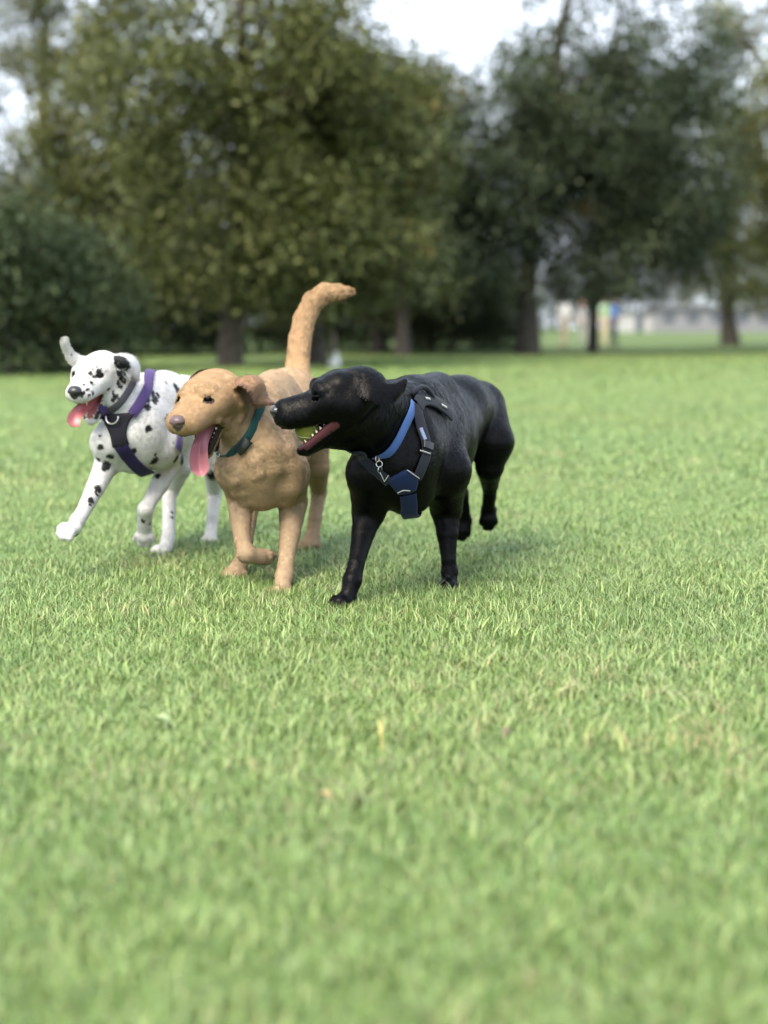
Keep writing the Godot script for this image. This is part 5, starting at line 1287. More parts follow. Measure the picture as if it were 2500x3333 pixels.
	"teeth": [[-0.8732,0.47,-4.4616,-0.1922,0.5951,0.7804,0.0033,0.0166], [-0.8983,0.4706,-4.4682,-0.1922,0.5951,0.7804,0.0033,0.0166], [-0.8626,0.4883,-4.4696,-0.1922,0.5951,0.7804,0.0035,0.0073], [-0.9028,0.4893,-4.4802,-0.1922,0.5951,0.7804,0.0035,0.0073], [-0.8584,0.4984,-4.4742,-0.1922,0.5951,0.7804,0.0037,0.0083], [-0.9036,0.4995,-4.4862,-0.1922,0.5951,0.7804,0.0037,0.0083], [-0.8541,0.5082,-4.4793,-0.1922,0.5951,0.7804,0.0042,0.0094], [-0.9044,0.5094,-4.4926,-0.1922,0.5951,0.7804,0.0042,0.0094], [-0.8493,0.5201,-4.4845,-0.1922,0.5951,0.7804,0.0052,0.0114], [-0.9056,0.5214,-4.4994,-0.1922,0.5951,0.7804,0.0052,0.0114], [-0.8835,0.4632,-4.4576,-0.1922,0.5951,0.7804,0.0023,0.0062], [-0.8916,0.4634,-4.4597,-0.1922,0.5951,0.7804,0.0023,0.0062], [-0.8843,0.5234,-4.3983,0.0558,-0.9536,-0.2958,0.0033,0.0156], [-0.9175,0.5241,-4.4071,0.0558,-0.9536,-0.2958,0.0033,0.0156], [-0.8697,0.5384,-4.43,0.0558,-0.9536,-0.2958,0.0042,0.0083], [-0.9139,0.5394,-4.4417,0.0558,-0.9536,-0.2958,0.0042,0.0083], [-0.8626,0.5432,-4.4442,0.0558,-0.9536,-0.2958,0.0052,0.0104], [-0.9129,0.5444,-4.4575,0.0558,-0.9536,-0.2958,0.0052,0.0104], [-0.8998,0.5202,-4.3911,0.0558,-0.9536,-0.2958,0.0023,0.0062], [-0.9078,0.5204,-4.3932,0.0558,-0.9536,-0.2958,0.0023,0.0062]],
	"claws": [[-0.7622,0.0078,-4.7844,-0.5521,-0.6717,0.4939], [-0.7577,0.0005,-4.7653,-0.5521,-0.6717,0.4939], [-0.7431,-0.004,-4.7552,-0.5521,-0.6717,0.4939], [-0.7223,-0.0046,-4.7566,-0.5521,-0.6717,0.4939], [-0.6298,-0.0097,-5.0286,-0.0444,-0.8591,0.5099], [-0.6138,-0.0173,-5.0157,-0.0444,-0.8591,0.5099], [-0.5946,-0.0178,-5.0148,-0.0444,-0.8591,0.5099], [-0.5772,-0.011,-5.0263,-0.0444,-0.8591,0.5099]],
	"collar": [-0.8054,0.5442,-4.54,-0.57,0.7,0.42,0.022],
	"kind": "dalmatian",
	"seed": 13,
	"cell": 0.0055,
	"label": "white black-spotted dog in purple harness, one ear flying up",
	"skin": cd[0],
	"hair": cd[1],
	"hair_len": 0.0048,
	"hair_wide": 1.0,
	"hair_per": [2.0, 1.2],
	"eye_mat": mat(Color(0.10, 0.10, 0.11), 0.15),
	"iris": mat(Color(0.17, 0.21, 0.25), 0.15),
	"nose_mat": mat(Color(0.012, 0.012, 0.014), 0.35),
	"tongue_mat": mat(Color(0.42, 0.12, 0.13), 0.4),
	"tongue_thick": 0.009,
	"claw_mat": mat(Color(0.5, 0.45, 0.4), 0.4),
	"collar_mat": cloth(Color(0.045, 0.045, 0.052), 49),
	"spots": [[-0.8754,0.6033,-4.4218,0.0096], [-0.8614,0.5925,-4.4166,0.0085], [-0.8499,0.6075,-4.4279,0.0107], [-0.8438,0.6162,-4.4317,0.0045], [-0.868,0.5968,-4.4174,0.0073], [-0.9275,0.6035,-4.4499,0.0068], [-0.9125,0.603,-4.431,0.0039], [-0.9159,0.5926,-4.4138,0.0034], [-0.9004,0.5971,-4.4085,0.0039], [-0.8667,0.5756,-4.3968,0.0073], [-0.8847,0.5723,-4.3711,0.0045], [-0.8747,0.5571,-4.3685,0.0056], [-0.8703,0.5591,-4.3743,0.0039], [-0.8845,0.5477,-4.3616,0.0068], [-0.891,0.5401,-4.3608,0.0068], [-0.8691,0.5396,-4.3709,0.0056], [-0.8608,0.5444,-4.3852,0.0068], [-0.8639,0.5512,-4.3796,0.0028], [-0.8288,0.5534,-4.4559,0.0056], [-0.8567,0.6228,-4.4306,0.0039], [-0.8668,0.6164,-4.4246,0.0039], [-0.8006,0.6013,-4.4849,0.0114], [-0.7949,0.5878,-4.4889,0.0125], [-0.7878,0.5785,-4.4984,0.0114], [-0.8024,0.5725,-4.4788,0.008], [-0.7972,0.5611,-4.4858,0.0097], [-0.7684,0.5669,-4.5355,0.0102], [-0.771,0.5812,-4.546,0.0068], [-0.8095,0.5327,-4.4701,0.0102], [-0.8172,0.5195,-4.4674,0.008], [-0.8044,0.6058,-4.4817,0.0074], [-0.787,0.6005,-4.5097,0.0097], [-0.8168,0.544,-4.4686,0.004], [-0.8027,0.5258,-4.4745,0.0057], [-0.7937,0.6053,-4.4972,0.0085], [-0.7938,0.6451,-4.415,0.0198], [-0.7808,0.6364,-4.415,0.0226], [-0.7678,0.6254,-4.415,0.0198], [-0.7833,0.621,-4.415,0.0142], [-0.752,0.6451,-4.415,0.0085], [-0.7694,0.6539,-4.415,0.0034], [-0.746,0.6167,-4.415,0.0074], [-0.7576,0.5859,-4.415,0.0057], [-0.9488,0.6542,-4.51,0.0075], [-0.9628,0.6765,-4.51,0.0023], [-0.7183,0.539,-4.589,0.0163], [-0.7088,0.5243,-4.5858,0.0192], [-0.7081,0.514,-4.5682,0.0144], [-0.7045,0.5307,-4.6074,0.0115], [-0.7271,0.5187,-4.5479,0.0125], [-0.727,0.501,-4.5334,0.0144], [-0.7216,0.4937,-4.5333,0.0105], [-0.7342,0.5084,-4.5336,0.0077], [-0.7201,0.4321,-4.5162,0.0123], [-0.6744,0.4454,-4.5958,0.0161], [-0.6743,0.4632,-4.6099,0.0095], [-0.8584,0.3811,-4.4634,0.0114], [-0.8718,0.3377,-4.4991,0.0104], [-0.8585,0.4136,-4.4679,0.0043], [-0.7649,0.3652,-4.501,0.0123], [-0.7108,0.3283,-4.562,0.0161], [-0.7066,0.3481,-4.5496,0.0076], [-0.6737,0.3333,-4.5897,0.0038], [-0.808,0.4062,-4.4695,0.0047], [-0.8308,0.3488,-4.4778,0.0129], [-0.8479,0.3213,-4.4974,0.0157], [-0.8516,0.3113,-4.4862,0.0111], [-0.8591,0.2574,-4.4231,0.0157], [-0.8606,0.246,-4.4107,0.012], [-0.8723,0.2283,-4.376,0.0138], [-0.8726,0.2203,-4.3673,0.0092], [-0.7166,0.2732,-4.6549,0.0115], [-0.7545,0.139,-4.5779,0.0077], [-0.732,0.129,-4.596,0.0072], [-0.6497,0.3311,-4.7442,0.0363], [-0.6499,0.3294,-4.6338,0.0208], [-0.7098,0.1052,-4.9205,0.0083], [-0.7123,0.119,-4.9401,0.0062], [-0.596,0.2303,-5.0874,0.0191], [-0.5953,0.2167,-5.098,0.0138], [-0.5871,0.2638,-5.0863,0.0043], [-0.5739,0.1759,-5.164,0.0043], [-0.6654,0.5449,-4.7588,0.0206], [-0.6573,0.531,-4.7685,0.0186], [-0.6559,0.3811,-4.6025,0.0052], [-0.6477,0.5149,-4.7812,0.0155], [-0.6891,0.5645,-4.6987,0.0072], [-0.6031,0.4671,-5.0895,0.0271], [-0.5679,0.4142,-5.1393,0.0217], [-0.6145,0.4487,-4.8483,0.0244], [-0.6243,0.3641,-5.0808,0.0217]]}]

# ---------------------------------------------------------------- collars, harnesses, the ball
func cloth(c: Color, seed_: int) -> StandardMaterial3D:
	var m := mat(Color.WHITE, 0.8, 0.3)
	m.albedo_texture = noise_texture(0.25, seed_, [c * 0.75, c, c * 1.3], 256, 2)
	m.uv1_triplanar = true
	m.uv1_scale = Vector3.ONE * 14.0
	m.rim_enabled = true
	m.rim = 0.15
	return m

func strap_on(called: String, strip: Array, s: Dictionary, width: float, thick: float, off: float, material: Material, parent: Node3D, n := 26) -> MeshInstance3D:
	var q := laid(s.field, strip, s.origin, off, n)
	return part(called, strap(q[0], q[1], width, thick), material, parent)

func group_part(called: String, parent: Node3D) -> Node3D:
	var o := Node3D.new()
	o.name = called
	parent.add_child(o, true)
	return o

func dress(dogs: Array) -> void:
	var silver := mat(Color(0.62, 0.62, 0.63), 0.28)
	silver.metallic = 1.0
	var copper := mat(Color(0.62, 0.38, 0.27), 0.3)
	copper.metallic = 1.0
	var trim := mat(Color(0.30, 0.30, 0.28), 0.5)
	for s in dogs:
		var o: Vector3 = s.origin
		var c: Array = s.collar
		var ring := neck_ring(s.field, v3(c) - o, Vector3(c[3], c[4], c[5]), 0.002)
		s.collar_part = part("collar", strap(ring[0], ring[1], c[6], 0.004, true), s.collar_mat, s.root)
	# black dog
	var s: Dictionary = dogs[0]
	var o: Vector3 = s.origin
	var navy := cloth(Color(0.004, 0.013, 0.050), 41)
	var web := cloth(Color(0.010, 0.012, 0.020), 42)
	var h := group_part("harness", s.root)
	part("chest_panel", panel(s.field, [[[0.0039,0.3382,-3.9185], [0.0332,0.3525,-3.9106], [0.0604,0.3649,-3.9124], [0.0923,0.3459,-3.9337]], [[0.0186,0.3195,-3.9273], [0.0438,0.3287,-3.9209], [0.069,0.3355,-3.924], [0.0904,0.3297,-3.9395]], [[0.0344,0.2995,-3.9436], [0.0504,0.2981,-3.9448], [0.0695,0.3005,-3.9466], [0.0842,0.3107,-3.9462]]], o, 0.006, 0.006), navy, h)
	strap_on("shoulder_strap", [[0.0864,0.5319,-3.9771], [0.0892,0.5029,-3.9676], [0.0968,0.4736,-3.9629], [0.1085,0.4362,-3.9546], [0.1092,0.4033,-3.9441], [0.0985,0.3727,-3.9325], [0.0838,0.3413,-3.9297]], s, 0.030, 0.005, 0.005, web, h)
	strap_on("shoulder_strap", [[0.0144,0.3317,-3.9203], [-0.0086,0.351,-3.9165], [-0.0338,0.3718,-3.9194], [-0.0527,0.3943,-3.9261], [-0.0646,0.4164,-3.8882], [-0.0946,0.4764,-3.9482]], s, 0.026, 0.005, 0.005, web, h)
	strap_on("back_strap", [[0.0864,0.5298,-3.9759], [0.0976,0.5433,-4.0022], [0.1244,0.539,-4.0451], [0.1607,0.5171,-4.0909], [0.1815,0.4959,-4.1175]], s, 0.040, 0.005, 0.006, web, h)
	strap_on("belly_strap", [[0.0631,0.2993,-3.9456], [0.066,0.2781,-3.9634], [0.0681,0.2562,-3.9848], [0.0693,0.2385,-4.0059], [0.0893,0.2085,-4.1059]], s, 0.045, 0.005, 0.005, navy, h)
	strap_on("piping", [[0.0574,0.3663,-3.9114], [0.0709,0.3564,-3.9179], [0.0872,0.3441,-3.9307]], s, 0.003, 0.004, 0.010, trim, h, 10)
	strap_on("piping", [[0.0368,0.3085,-3.9355], [0.0502,0.3148,-3.9317], [0.0663,0.3125,-3.9374]], s, 0.003, 0.004, 0.010, trim, h, 10)
	strap_on("piping", [[0.0887,0.4119,-3.9318], [0.1015,0.4079,-3.9391], [0.1153,0.4028,-3.9498]], s, 0.0035, 0.004, 0.010, trim, h, 10)
	strap_on("webbing", [[0.0925,0.4697,-3.9589], [0.0988,0.453,-3.9554], [0.1043,0.4385,-3.9524]], s, 0.010, 0.004, 0.010, mat(Color(0.14, 0.18, 0.30), 0.5), h, 10)
	strap_on("reflective_patch", [[0.102,0.5437,-4.0102], [0.1087,0.5424,-4.0199], [0.1154,0.5402,-4.0299]], s, 0.007, 0.003, 0.011, trim, h, 8)
	strap_on("reflective_patch", [[0.1469,0.5247,-4.0717], [0.1552,0.5206,-4.0834], [0.163,0.5156,-4.0941]], s, 0.007, 0.003, 0.011, trim, h, 8)
	strap_on("buckle", [[0.1119,0.4319,-3.9555], [0.111,0.4237,-3.9519], [0.1101,0.4156,-3.948]], s, 0.034, 0.008, 0.009, mat(Color(0.008, 0.008, 0.009), 0.35), h, 8)
	var hp := []
	var hw := []
	var hl := []
	for q in [[0.0825,0.5596,-3.9971], [0.0857,0.5687,-3.9913], [0.0985,0.5784,-4.0079], [0.1145,0.5751,-4.0287], [0.1305,0.5559,-4.0494], [0.1358,0.5401,-4.0664]]: hl.append(v3(q) - o)
	for i in 17:
		hp.append(spline(hl, i / 16.0))
		hw.append(0.0075)
	part("handle", tube(hp, hw, 8), web, h)
	var rg := []
	for q in [[-0.0178,0.394,-3.9149], [-0.0128,0.3806,-3.9156], [-0.0107,0.3658,-3.9159], [-0.0061,0.3489,-3.9166], [0.0006,0.3329,-3.9204]]: rg.append(v3(q) - o + Vector3(0, 0, 0.014))
	part("ring", ring_mesh(rg[0], Vector3(0.8, 0.1, 0.5), 0.0085, 0.0014), copper, s.collar_part)
	part("ring", ring_mesh(rg[1], Vector3(0.3, 0.2, 0.9), 0.0085, 0.0011), silver, s.collar_part)
	part("ring", ring_mesh(rg[2], Vector3(0.8, -0.1, 0.5), 0.0095, 0.0011), silver, s.collar_part)
	part("tag", tube([rg[2] + Vector3(0, -0.008, 0), rg[3], rg[4]], [0.0012, 0.0014, 0.0012], 6), silver, s.collar_part)
	part("tag", tube([rg[4], rg[4] + Vector3(0.012, 0.018, 0.002)], [0.0014, 0.0014], 6), trim, s.collar_part)
	# yellow dog
	s = dogs[1]
	strap_on("buckle", [[-0.3826,0.4237,-4.1757], [-0.3954,0.4048,-4.1743], [-0.411,0.3916,-4.1819]], s, 0.030, 0.010, 0.004, mat(Color(0.008, 0.012, 0.012), 0.4), s.collar_part, 8)
	part("ring", ring_mesh(v3([[-0.4709,0.3829,-4.17]][0]) - s.origin, Vector3(0.7, 0, 0.7), 0.0075, 0.0013), silver, s.collar_part)
	# spotted dog
	s = dogs[2]
	o = s.origin
	var purple := cloth(Color(0.050, 0.032, 0.110), 43)
	var blackish := cloth(Color(0.010, 0.010, 0.015), 44)
	var dusk := cloth(Color(0.018, 0.014, 0.055), 45)
	h = group_part("harness", s.root)
	part("chest_panel", panel(s.field, [[[-0.8557,0.4735,-4.4704], [-0.8202,0.481,-4.4864], [-0.7782,0.4818,-4.4967], [-0.7427,0.4844,-4.515]], [[-0.8502,0.4482,-4.4958], [-0.8177,0.4494,-4.4888], [-0.7904,0.4515,-4.4896], [-0.7695,0.461,-4.4966]], [[-0.829,0.4138,-4.466], [-0.8132,0.4128,-4.4693], [-0.7972,0.4138,-4.4757], [-0.7816,0.4198,-4.4833]], [[-0.8228,0.3793,-4.4637], [-0.8072,0.3739,-4.4714], [-0.7923,0.3743,-4.4799], [-0.7749,0.3866,-4.4867]]], o, 0.006, 0.006), blackish, h)
	strap_on("shoulder_strap", [[-0.7357,0.6186,-4.7139], [-0.7357,0.5786,-4.6239], [-0.7328,0.5576,-4.5889], [-0.7373,0.5316,-4.5489], [-0.7502,0.5018,-4.5183], [-0.7696,0.4736,-4.4988]], s, 0.032, 0.006, 0.005, purple, h)
	strap_on("shoulder_strap", [[-0.85,0.5043,-4.4728], [-0.8526,0.4917,-4.4697], [-0.8617,0.4699,-4.5305]], s, 0.024, 0.006, 0.006, purple, h, 12)
	strap_on("belly_strap", [[-0.8031,0.3879,-4.4706], [-0.79,0.3645,-4.4868], [-0.7763,0.3422,-4.5106], [-0.7463,0.3122,-4.6106]], s, 0.040, 0.005, 0.006, dusk, h)
	strap_on("girth_strap", [[-0.6516,0.4214,-4.6716], [-0.6489,0.3988,-4.6684], [-0.645,0.3792,-4.6266], [-0.6496,0.358,-4.6083]], s, 0.034, 0.005, 0.005, purple, h)
	var dr: Vector3 = v3([[-0.8215,0.4689,-4.4913]][0]) - o + Vector3(0, 0, 0.024)
	part("ring", ring_mesh(dr, Vector3(-0.2, 0.25, 1), 0.0195, 0.0026, PI * 0.95, TAU * 1.03), silver, h)
	# the ball in the black dog's mouth
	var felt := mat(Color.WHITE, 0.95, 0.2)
	felt.albedo_texture = noise_texture(0.2, 46, [Color(0.09, 0.10, 0.018), Color(0.15, 0.165, 0.032), Color(0.20, 0.21, 0.055)], 256, 3)  # olive darkened to carry the shade inside the mouth
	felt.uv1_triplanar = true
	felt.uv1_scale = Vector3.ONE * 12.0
	var ball := thing("tennis_ball", "shade-darkened green tennis ball held in the black dog's mouth", "ball", Vector3(-0.1966,0.4763,-3.8134))
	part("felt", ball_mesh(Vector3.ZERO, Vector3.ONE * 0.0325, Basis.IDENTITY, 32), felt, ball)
	var sp := []
	var sw := []
	for i in 64:
		var t := TAU * i / 64.0
		var q := Vector3(cos(t) + 0.42 * cos(3.0 * t), sin(t) - 0.42 * sin(3.0 * t), 1.3 * sin(2.0 * t))
		sp.append(Basis.from_euler(Vector3(0.3, 0.9, 0.5)) * q.normalized() * 0.0324)
		sw.append(0.0011)
	part("seam", tube(sp, sw, 5, true), mat(Color(0.32, 0.33, 0.24), 0.8), ball)

# ---------------------------------------------------------------- helpers
func named(called: String) -> String:
	var n := called
	var i := 0
	while has_node(n):
		i += 1
		n = "%s_%03d" % [called, i]
	return n

func thing(called: String, label: String, category: String, at := Vector3.ZERO, group := "", kind := "") -> Node3D:
	var o := Node3D.new()
	o.name = named(called)
	add_child(o)
	o.position = at
	return tag(o, label, category, group, kind)

func tag(o: Node3D, label := "", category := "", group := "", kind := "") -> Node3D:
	if label: o.set_meta("label", label)
	if category: o.set_meta("category", category)
	if group: o.set_meta("group", group)
	if kind: o.set_meta("kind", kind)
	return o

# a mesh as a named part of its thing; points are given in world metres and stored relative to the thing
func part(called: String, m: Mesh, mat: Material, parent: Node3D) -> MeshInstance3D:
	var o := MeshInstance3D.new()
	o.name = called
	o.mesh = m
	o.material_override = mat
	parent.add_child(o, true)
	return o

func mat(c: Color, rough := 0.8, spec := 0.5) -> StandardMaterial3D:
	var m := StandardMaterial3D.new()
	m.albedo_color = Color(c.r, c.g, c.b).linear_to_srgb()
	m.roughness = rough
	m.metallic_specular = spec
	return m

func v3(a) -> Vector3:
	return Vector3(a[0], a[1], a[2])

func arr_mesh(v: PackedVector3Array, n: PackedVector3Array, idx: PackedInt32Array, col = null) -> ArrayMesh:
	var a := []
	a.resize(Mesh.ARRAY_MAX)
	a[Mesh.ARRAY_VERTEX] = v
	a[Mesh.ARRAY_NORMAL] = n
	a[Mesh.ARRAY_INDEX] = idx
	if col != null: a[Mesh.ARRAY_COLOR] = col
	var m := ArrayMesh.new()
	m.add_surface_from_arrays(Mesh.PRIMITIVE_TRIANGLES, a)
	return m

# ---------------------------------------------------------------- bodies: tapered bones joined by a smooth minimum, meshed as surface nets
class Field:
	var A := PackedVector3Array()
	var D := PackedVector3Array()
	var H := PackedVector3Array()
	var R := PackedFloat32Array()
	var G := PackedFloat32Array()
	var K := PackedFloat32Array()
	var T := PackedInt32Array()
	var S := PackedInt32Array()
	var N := PackedVector3Array()
	var W := PackedFloat32Array()
	var flow := PackedVector3Array()
	var scale_of := PackedFloat32Array()
	var all := PackedInt32Array()
	var hit := 0

	func _init(rows: Array, origin: Vector3) -> void:
		for r in rows:
			var a := Vector3(r[0], r[1], r[2]) - origin
			var b := Vector3(r[3], r[4], r[5]) - origin
			var n := Vector3.UP
			var w := 0.0
			if r.size() > 11:
				n = Vector3(r[11], r[12], r[13]).normalized()
				w = 1.0 / r[14] - 1.0
			flow.append((b - a).normalized())
			var ba := b - a
			ba += n * (ba.dot(n) * w)
			A.append(a)
			D.append(ba)
			H.append(ba / maxf(ba.length_squared(), 1e-9))
			R.append(r[6])
			G.append(r[7] - r[6])
			K.append(r[8])
			T.append(int(r[9]))
			S.append(int(r[10]))
			N.append(n)
			W.append(w)
			scale_of.append(minf(1.0, 1.0 / (1.0 + w)))
			all.append(all.size())

	func at(p: Vector3, list: PackedInt32Array) -> float:
		var f := 1.0
		for i in list:
			var q := p - A[i]
			if W[i] != 0.0:
				q += N[i] * (q.dot(N[i]) * W[i])
			var h := clampf(q.dot(H[i]), 0.0, 1.0)
			var d := ((q - D[i] * h).length() - R[i] - G[i] * h) * scale_of[i]
			var k := K[i]
			if S[i] == 0:
				var e := maxf(k - absf(f - d), 0.0)
				if d < f: hit = i
				f = minf(f, d) - e * e * 0.25 / k
			else:
				d = -d
				var e := maxf(k - absf(f - d), 0.0)
				if d > f: hit = i
				f = maxf(f, d) + e * e * 0.25 / k
		return f

	func one(p: Vector3, i: int) -> float:
		var q := p - A[i]
		if W[i] != 0.0:
			q += N[i] * (q.dot(N[i]) * W[i])
		var h := clampf(q.dot(H[i]), 0.0, 1.0)
		return ((q - D[i] * h).length() - R[i] - G[i] * h) * scale_of[i]

	func grad(p: Vector3) -> Vector3:
		var e := 0.002
		return Vector3(at(p + Vector3(e, 0, 0), all) - at(p - Vector3(e, 0, 0), all), at(p + Vector3(0, e, 0), all) - at(p - Vector3(0, e, 0), all), at(p + Vector3(0, 0, e), all) - at(p - Vector3(0, 0, e), all)).normalized()

	func onto(p: Vector3, off: float) -> Vector3:
		for i in 7:
			p -= grad(p) * clampf(at(p, all) - off, -0.03, 0.03)
		return p

	# (points, normals, triangles, bone of each point) of the surface between lo and hi; ball: keep what lies inside (side 1) or outside (side -1) of it
	func net(lo: Vector3, hi: Vector3, cell: float, ball: Vector3, rad: float, side: float) -> Dictionary:
		var bl := 5
		var nb := Vector3i(((hi - lo) / (cell * bl)).ceil())
		var sx := nb.x * bl + 1
		var sy := nb.y * bl + 1
		var sz := nb.z * bl + 1
		var val := PackedFloat32Array()
		val.resize(sx * sy * sz)
		val.fill(1.0)
		var sxy := sx * sy
		var rb := bl * cell * 0.8661
		var active: Array[Vector3i] = []
		var lists: Array[PackedInt32Array] = []
		var sup := 4
		for uz in range(0, nb.z, sup):
			for uy in range(0, nb.y, sup):
				for ux in range(0, nb.x, sup):
					# first the large blocks, then the small ones near the surface, with only the bones that reach them
					var big := bl * cell * sup
					var rbig := big * 0.8661
					var cb := lo + (Vector3(ux, uy, uz) + Vector3.ONE * (0.5 * sup)) * (bl * cell)
					if (cb.distance_to(ball) - rad) * side > rbig + cell * 2.0:
						continue
					var fb := at(cb, all)
					if fb > rbig * 1.1:
						continue
					var near := PackedInt32Array()
					for i in all:
						var d := one(cb, i)
						if d < (maxf(fb, 0.0) + 2.0 * rbig if S[i] == 0 else rbig) + K[i]: near.append(i)
					for bz in range(uz, mini(uz + sup, nb.z)):
						for by in range(uy, mini(uy + sup, nb.y)):
							for bx in range(ux, mini(ux + sup, nb.x)):
								var c := lo + (Vector3(bx, by, bz) + Vector3(0.5, 0.5, 0.5)) * (bl * cell)
								if (c.distance_to(ball) - rad) * side > rb + cell * 2.0:
									continue
								var f := at(c, near)
								var x0 := bx * bl
								var y0 := by * bl
								var z0 := bz * bl
								if absf(f) > rb * 1.1:
									if f < 0.0:
										for z in range(z0, z0 + bl + 1):
											for y in range(y0, y0 + bl + 1):
												var o := z * sxy + y * sx + x0
												for x in bl + 1:
													if val[o + x] == 1.0: val[o + x] = -1.0
									continue
								active.append(Vector3i(x0, y0, z0))
								var list := PackedInt32Array()
								for i in near:
									var d := one(c, i)
									if d < (f + 2.0 * rb if S[i] == 0 else rb) + K[i]: list.append(i)
								lists.append(list)
								for z in range(z0, z0 + bl + 1):
									for y in range(y0, y0 + bl + 1):
										var o := z * sxy + y * sx + x0
										for x in bl + 1:
											val[o + x] = at(lo + Vector3(x0 + x, y, z) * cell, list)
		var idx := PackedInt32Array()
		idx.resize(val.size())
		idx.fill(-1)
		var vs := PackedVector3Array()
		var ns := PackedVector3Array()
		var cells := PackedInt32Array()
		var bone := PackedInt32Array()
		for bi in active.size():
			var b := active[bi]
			for z in range(b.z, b.z + bl):
				for y in range(b.y, b.y + bl):
					for x in range(b.x, b.x + bl):
						var o := z * sxy + y * sx + x
						var v0 := val[o]
						var v1 := val[o + 1]
						var v2 := val[o + sx]
						var v3 := val[o + sx + 1]
						var v4 := val[o + sxy]
						var v5 := val[o + sxy + 1]
						var v6 := val[o + sxy + sx]
						var v7 := val[o + sxy + sx + 1]
						var s := int(v0 < 0) + int(v1 < 0) + int(v2 < 0) + int(v3 < 0) + int(v4 < 0) + int(v5 < 0) + int(v6 < 0) + int(v7 < 0)
						if s == 0 or s == 8:
							continue
						var m := Vector3.ZERO
						var cnt := 0
						if (v0 < 0) != (v1 < 0): m += Vector3(v0 / (v0 - v1), 0, 0); cnt += 1
						if (v2 < 0) != (v3 < 0): m += Vector3(v2 / (v2 - v3), 1, 0); cnt += 1
						if (v4 < 0) != (v5 < 0): m += Vector3(v4 / (v4 - v5), 0, 1); cnt += 1
						if (v6 < 0) != (v7 < 0): m += Vector3(v6 / (v6 - v7), 1, 1); cnt += 1
						if (v0 < 0) != (v2 < 0): m += Vector3(0, v0 / (v0 - v2), 0); cnt += 1
						if (v1 < 0) != (v3 < 0): m += Vector3(1, v1 / (v1 - v3), 0); cnt += 1
						if (v4 < 0) != (v6 < 0): m += Vector3(0, v4 / (v4 - v6), 1); cnt += 1
						if (v5 < 0) != (v7 < 0): m += Vector3(1, v5 / (v5 - v7), 1); cnt += 1
						if (v0 < 0) != (v4 < 0): m += Vector3(0, 0, v0 / (v0 - v4)); cnt += 1
						if (v1 < 0) != (v5 < 0): m += Vector3(1, 0, v1 / (v1 - v5)); cnt += 1
						if (v2 < 0) != (v6 < 0): m += Vector3(0, 1, v2 / (v2 - v6)); cnt += 1
						if (v3 < 0) != (v7 < 0): m += Vector3(1, 1, v3 / (v3 - v7)); cnt += 1
						m /= cnt
						var p := lo + (Vector3(x, y, z) + m) * cell
						if (p.distance_to(ball) - rad) * side > cell * 1.3:
							continue
						idx[o] = vs.size()
						vs.append(p)
						at(p, lists[bi])
						bone.append(hit)
						ns.append(Vector3(v1 + v3 + v5 + v7 - v0 - v2 - v4 - v6, v2 + v3 + v6 + v7 - v0 - v1 - v4 - v5, v4 + v5 + v6 + v7 - v0 - v1 - v2 - v3).normalized())
						cells.append(o)
		var tri := PackedInt32Array()
		for o in cells:
			var neg := val[o] < 0.0
			for e in 3:
				var du := 1 if e == 0 else (sx if e == 1 else sxy)
				if (val[o + du] < 0.0) == neg:
					continue
				var da := sx if e == 0 else (sxy if e == 1 else 1)
				var db := sxy if e == 0 else (1 if e == 1 else sx)
				if o < da + db:
					continue
				var q0 := idx[o]
				var q1 := idx[o - da]
				var q2 := idx[o - da - db]
				var q3 := idx[o - db]
				if q1 < 0 or q2 < 0 or q3 < 0:
					continue
				if neg:
					tri.append_array(PackedInt32Array([q0, q2, q1, q0, q3, q2]))
				else:
					tri.append_array(PackedInt32Array([q0, q1, q2, q0, q2, q3]))
		return {"v": vs, "n": ns, "t": tri, "bone": bone}

# Catmull-Rom through a row of points
func spline(p: Array, t: float) -> Vector3:
	var n := p.size() - 1
	var s := clampf(t, 0.0, 1.0) * n
	var i := mini(int(s), n - 1)
	var f := s - i
	var a: Vector3 = p[maxi(i - 1, 0)] if i > 0 else p[0] * 2.0 - p[1]
	var b: Vector3 = p[i]
	var c: Vector3 = p[i + 1]
	var d: Vector3 = p[i + 2] if i + 2 <= n else p[n] * 2.0 - p[n - 1]
	return 0.5 * (2.0 * b + (c - a) * f + (2.0 * a - 5.0 * b + 4.0 * c - d) * f * f + (3.0 * b - a - 3.0 * c + d) * f * f * f)

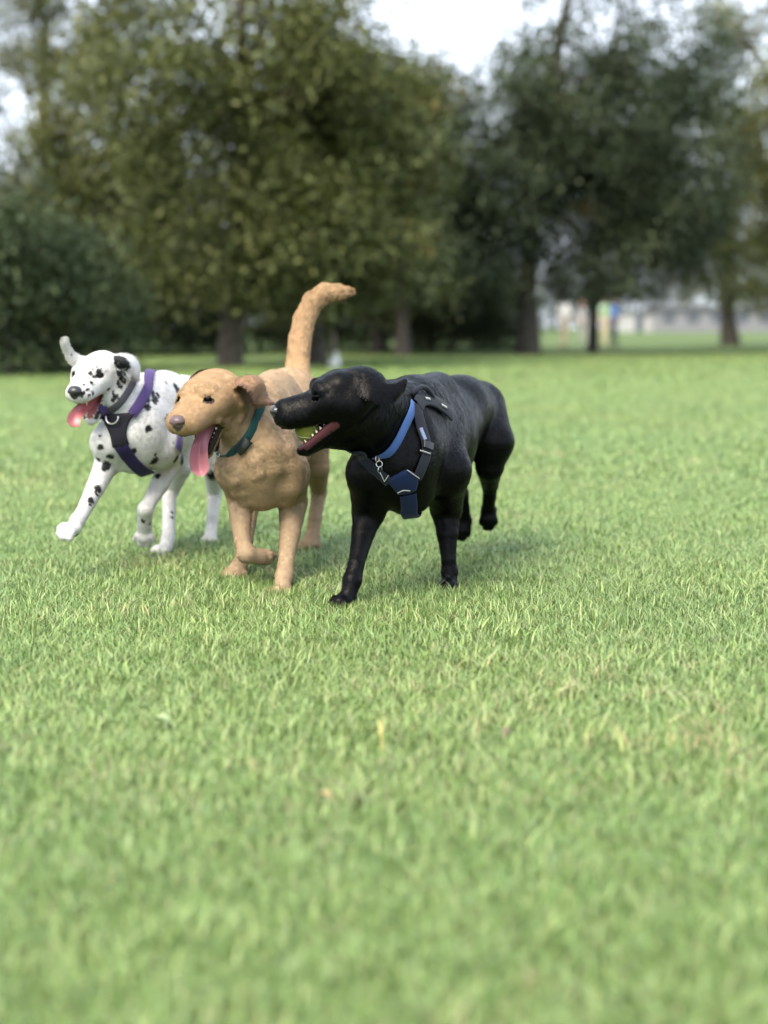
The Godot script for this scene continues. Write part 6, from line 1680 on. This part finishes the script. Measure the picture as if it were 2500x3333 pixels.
# a sheet through rows of points, thickest in the middle and thin at its rim: ears, tongues; colour(u, v, side) tints it
func sheet(rows: Array, thick: float, nu: int, nv: int, colour = null, rim := 0.25) -> Dictionary:
	var pts := []
	for i in nu + 1:
		var u := float(i) / nu
		var across := []
		for j in rows[0].size():
			var col := []
			for r in rows: col.append(r[j])
			across.append(spline(col, u))
		var line := []
		for j in nv + 1: line.append(spline(across, float(j) / nv))
		pts.append(line)
	var v := PackedVector3Array()
	var n := PackedVector3Array()
	var c := PackedColorArray()
	var t := PackedInt32Array()
	for side in [1.0, -1.0]:
		var base := v.size()
		for i in nu + 1:
			for j in nv + 1:
				var du: Vector3 = pts[mini(i + 1, nu)][j] - pts[maxi(i - 1, 0)][j]
				var dv: Vector3 = pts[i][mini(j + 1, nv)] - pts[i][maxi(j - 1, 0)]
				var nn: Vector3 = du.cross(dv).normalized() * side
				var x := absf(2.0 * j / nv - 1.0)
				var y := maxf(0.0, (float(i) / nu - 0.75) / 0.25)
				var h := thick * 0.5 * maxf(0.0, sqrt(maxf(0.0, (1.0 - x * x) * (1.0 - y * y)))) * (1.0 - rim) + thick * 0.5 * rim
				if j == 0 or j == nv or i == nu: h = 0.0
				v.append(pts[i][j] + nn * h)
				n.append(nn)
				c.append(colour.call(float(i) / nu, float(j) / nv, side) if colour else Color.WHITE)
		for i in nu:
			for j in nv:
				var a := base + i * (nv + 1) + j
				var b := a + nv + 1
				if side > 0: t.append_array(PackedInt32Array([a, a + 1, b, a + 1, b + 1, b]))
				else: t.append_array(PackedInt32Array([a, b, a + 1, a + 1, b, b + 1]))
	return {"v": v, "n": n, "c": c, "t": t}

# a strap of a given width along points whose outward normals are known, with rounded edges; closed joins the ends
func strap(p: Array, nrm: Array, width: float, thick: float, closed := false) -> ArrayMesh:
	var prof := [Vector2(-0.5, 0.0), Vector2(-0.5, 0.7), Vector2(-0.42, 1.0), Vector2(0.42, 1.0), Vector2(0.5, 0.7), Vector2(0.5, 0.0)]
	var st := SurfaceTool.new()
	st.begin(Mesh.PRIMITIVE_TRIANGLES)
	var n := p.size()
	var m := prof.size()
	for i in n:
		var t: Vector3 = (p[(i + 1) % n] - p[(i - 1 + n) % n]) if closed else (p[mini(i + 1, n - 1)] - p[maxi(i - 1, 0)])
		var side: Vector3 = t.cross(nrm[i]).normalized()
		for q in prof:
			st.add_vertex(p[i] + side * (q.x * width) + nrm[i] * (q.y * thick))
	for i in (n if closed else n - 1):
		var a := i * m
		var b := ((i + 1) % n) * m
		for j in m - 1:
			for k in [a + j, a + j + 1, b + j, a + j + 1, b + j + 1, b + j]: st.add_index(k)
	st.generate_normals()
	return st.commit()

func tube(p: Array, r: Array, sides := 8, closed := false) -> ArrayMesh:
	var st := SurfaceTool.new()
	st.begin(Mesh.PRIMITIVE_TRIANGLES)
	var n := p.size()
	var ref := Vector3(0.31, 0.72, 0.62).normalized()
	for i in n:
		var t: Vector3 = ((p[(i + 1) % n] - p[(i - 1 + n) % n]) if closed else (p[mini(i + 1, n - 1)] - p[maxi(i - 1, 0)])).normalized()
		var x := t.cross(ref).normalized()
		var y := t.cross(x)
		for j in sides:
			var a := TAU * j / sides
			st.add_vertex(p[i] + (x * cos(a) + y * sin(a)) * r[i])
	for i in (n if closed else n - 1):
		var b := ((i + 1) % n) * sides
		for j in sides:
			var k := (j + 1) % sides
			for q in [i * sides + j, b + j, i * sides + k, i * sides + k, b + j, b + k]: st.add_index(q)
	st.generate_normals()
	return st.commit()

func ball_mesh(at: Vector3, rad: Vector3, basis := Basis.IDENTITY, segs := 20) -> ArrayMesh:
	var s := SphereMesh.new()
	s.radius = 1.0
	s.height = 2.0
	s.radial_segments = segs
	s.rings = segs / 2
	var st := SurfaceTool.new()
	st.append_from(s, 0, Transform3D(basis.scaled_local(rad), at))
	return st.commit()

func cone_mesh(at: Vector3, dir: Vector3, r: float, length: float) -> ArrayMesh:
	var d := dir.normalized()
	return tube([at - d * length * 0.3, at, at + d * length * 0.45, at + d * length * 0.8, at + d * length], [r * 0.9, r, r * 0.75, r * 0.35, 0.0001], 7)
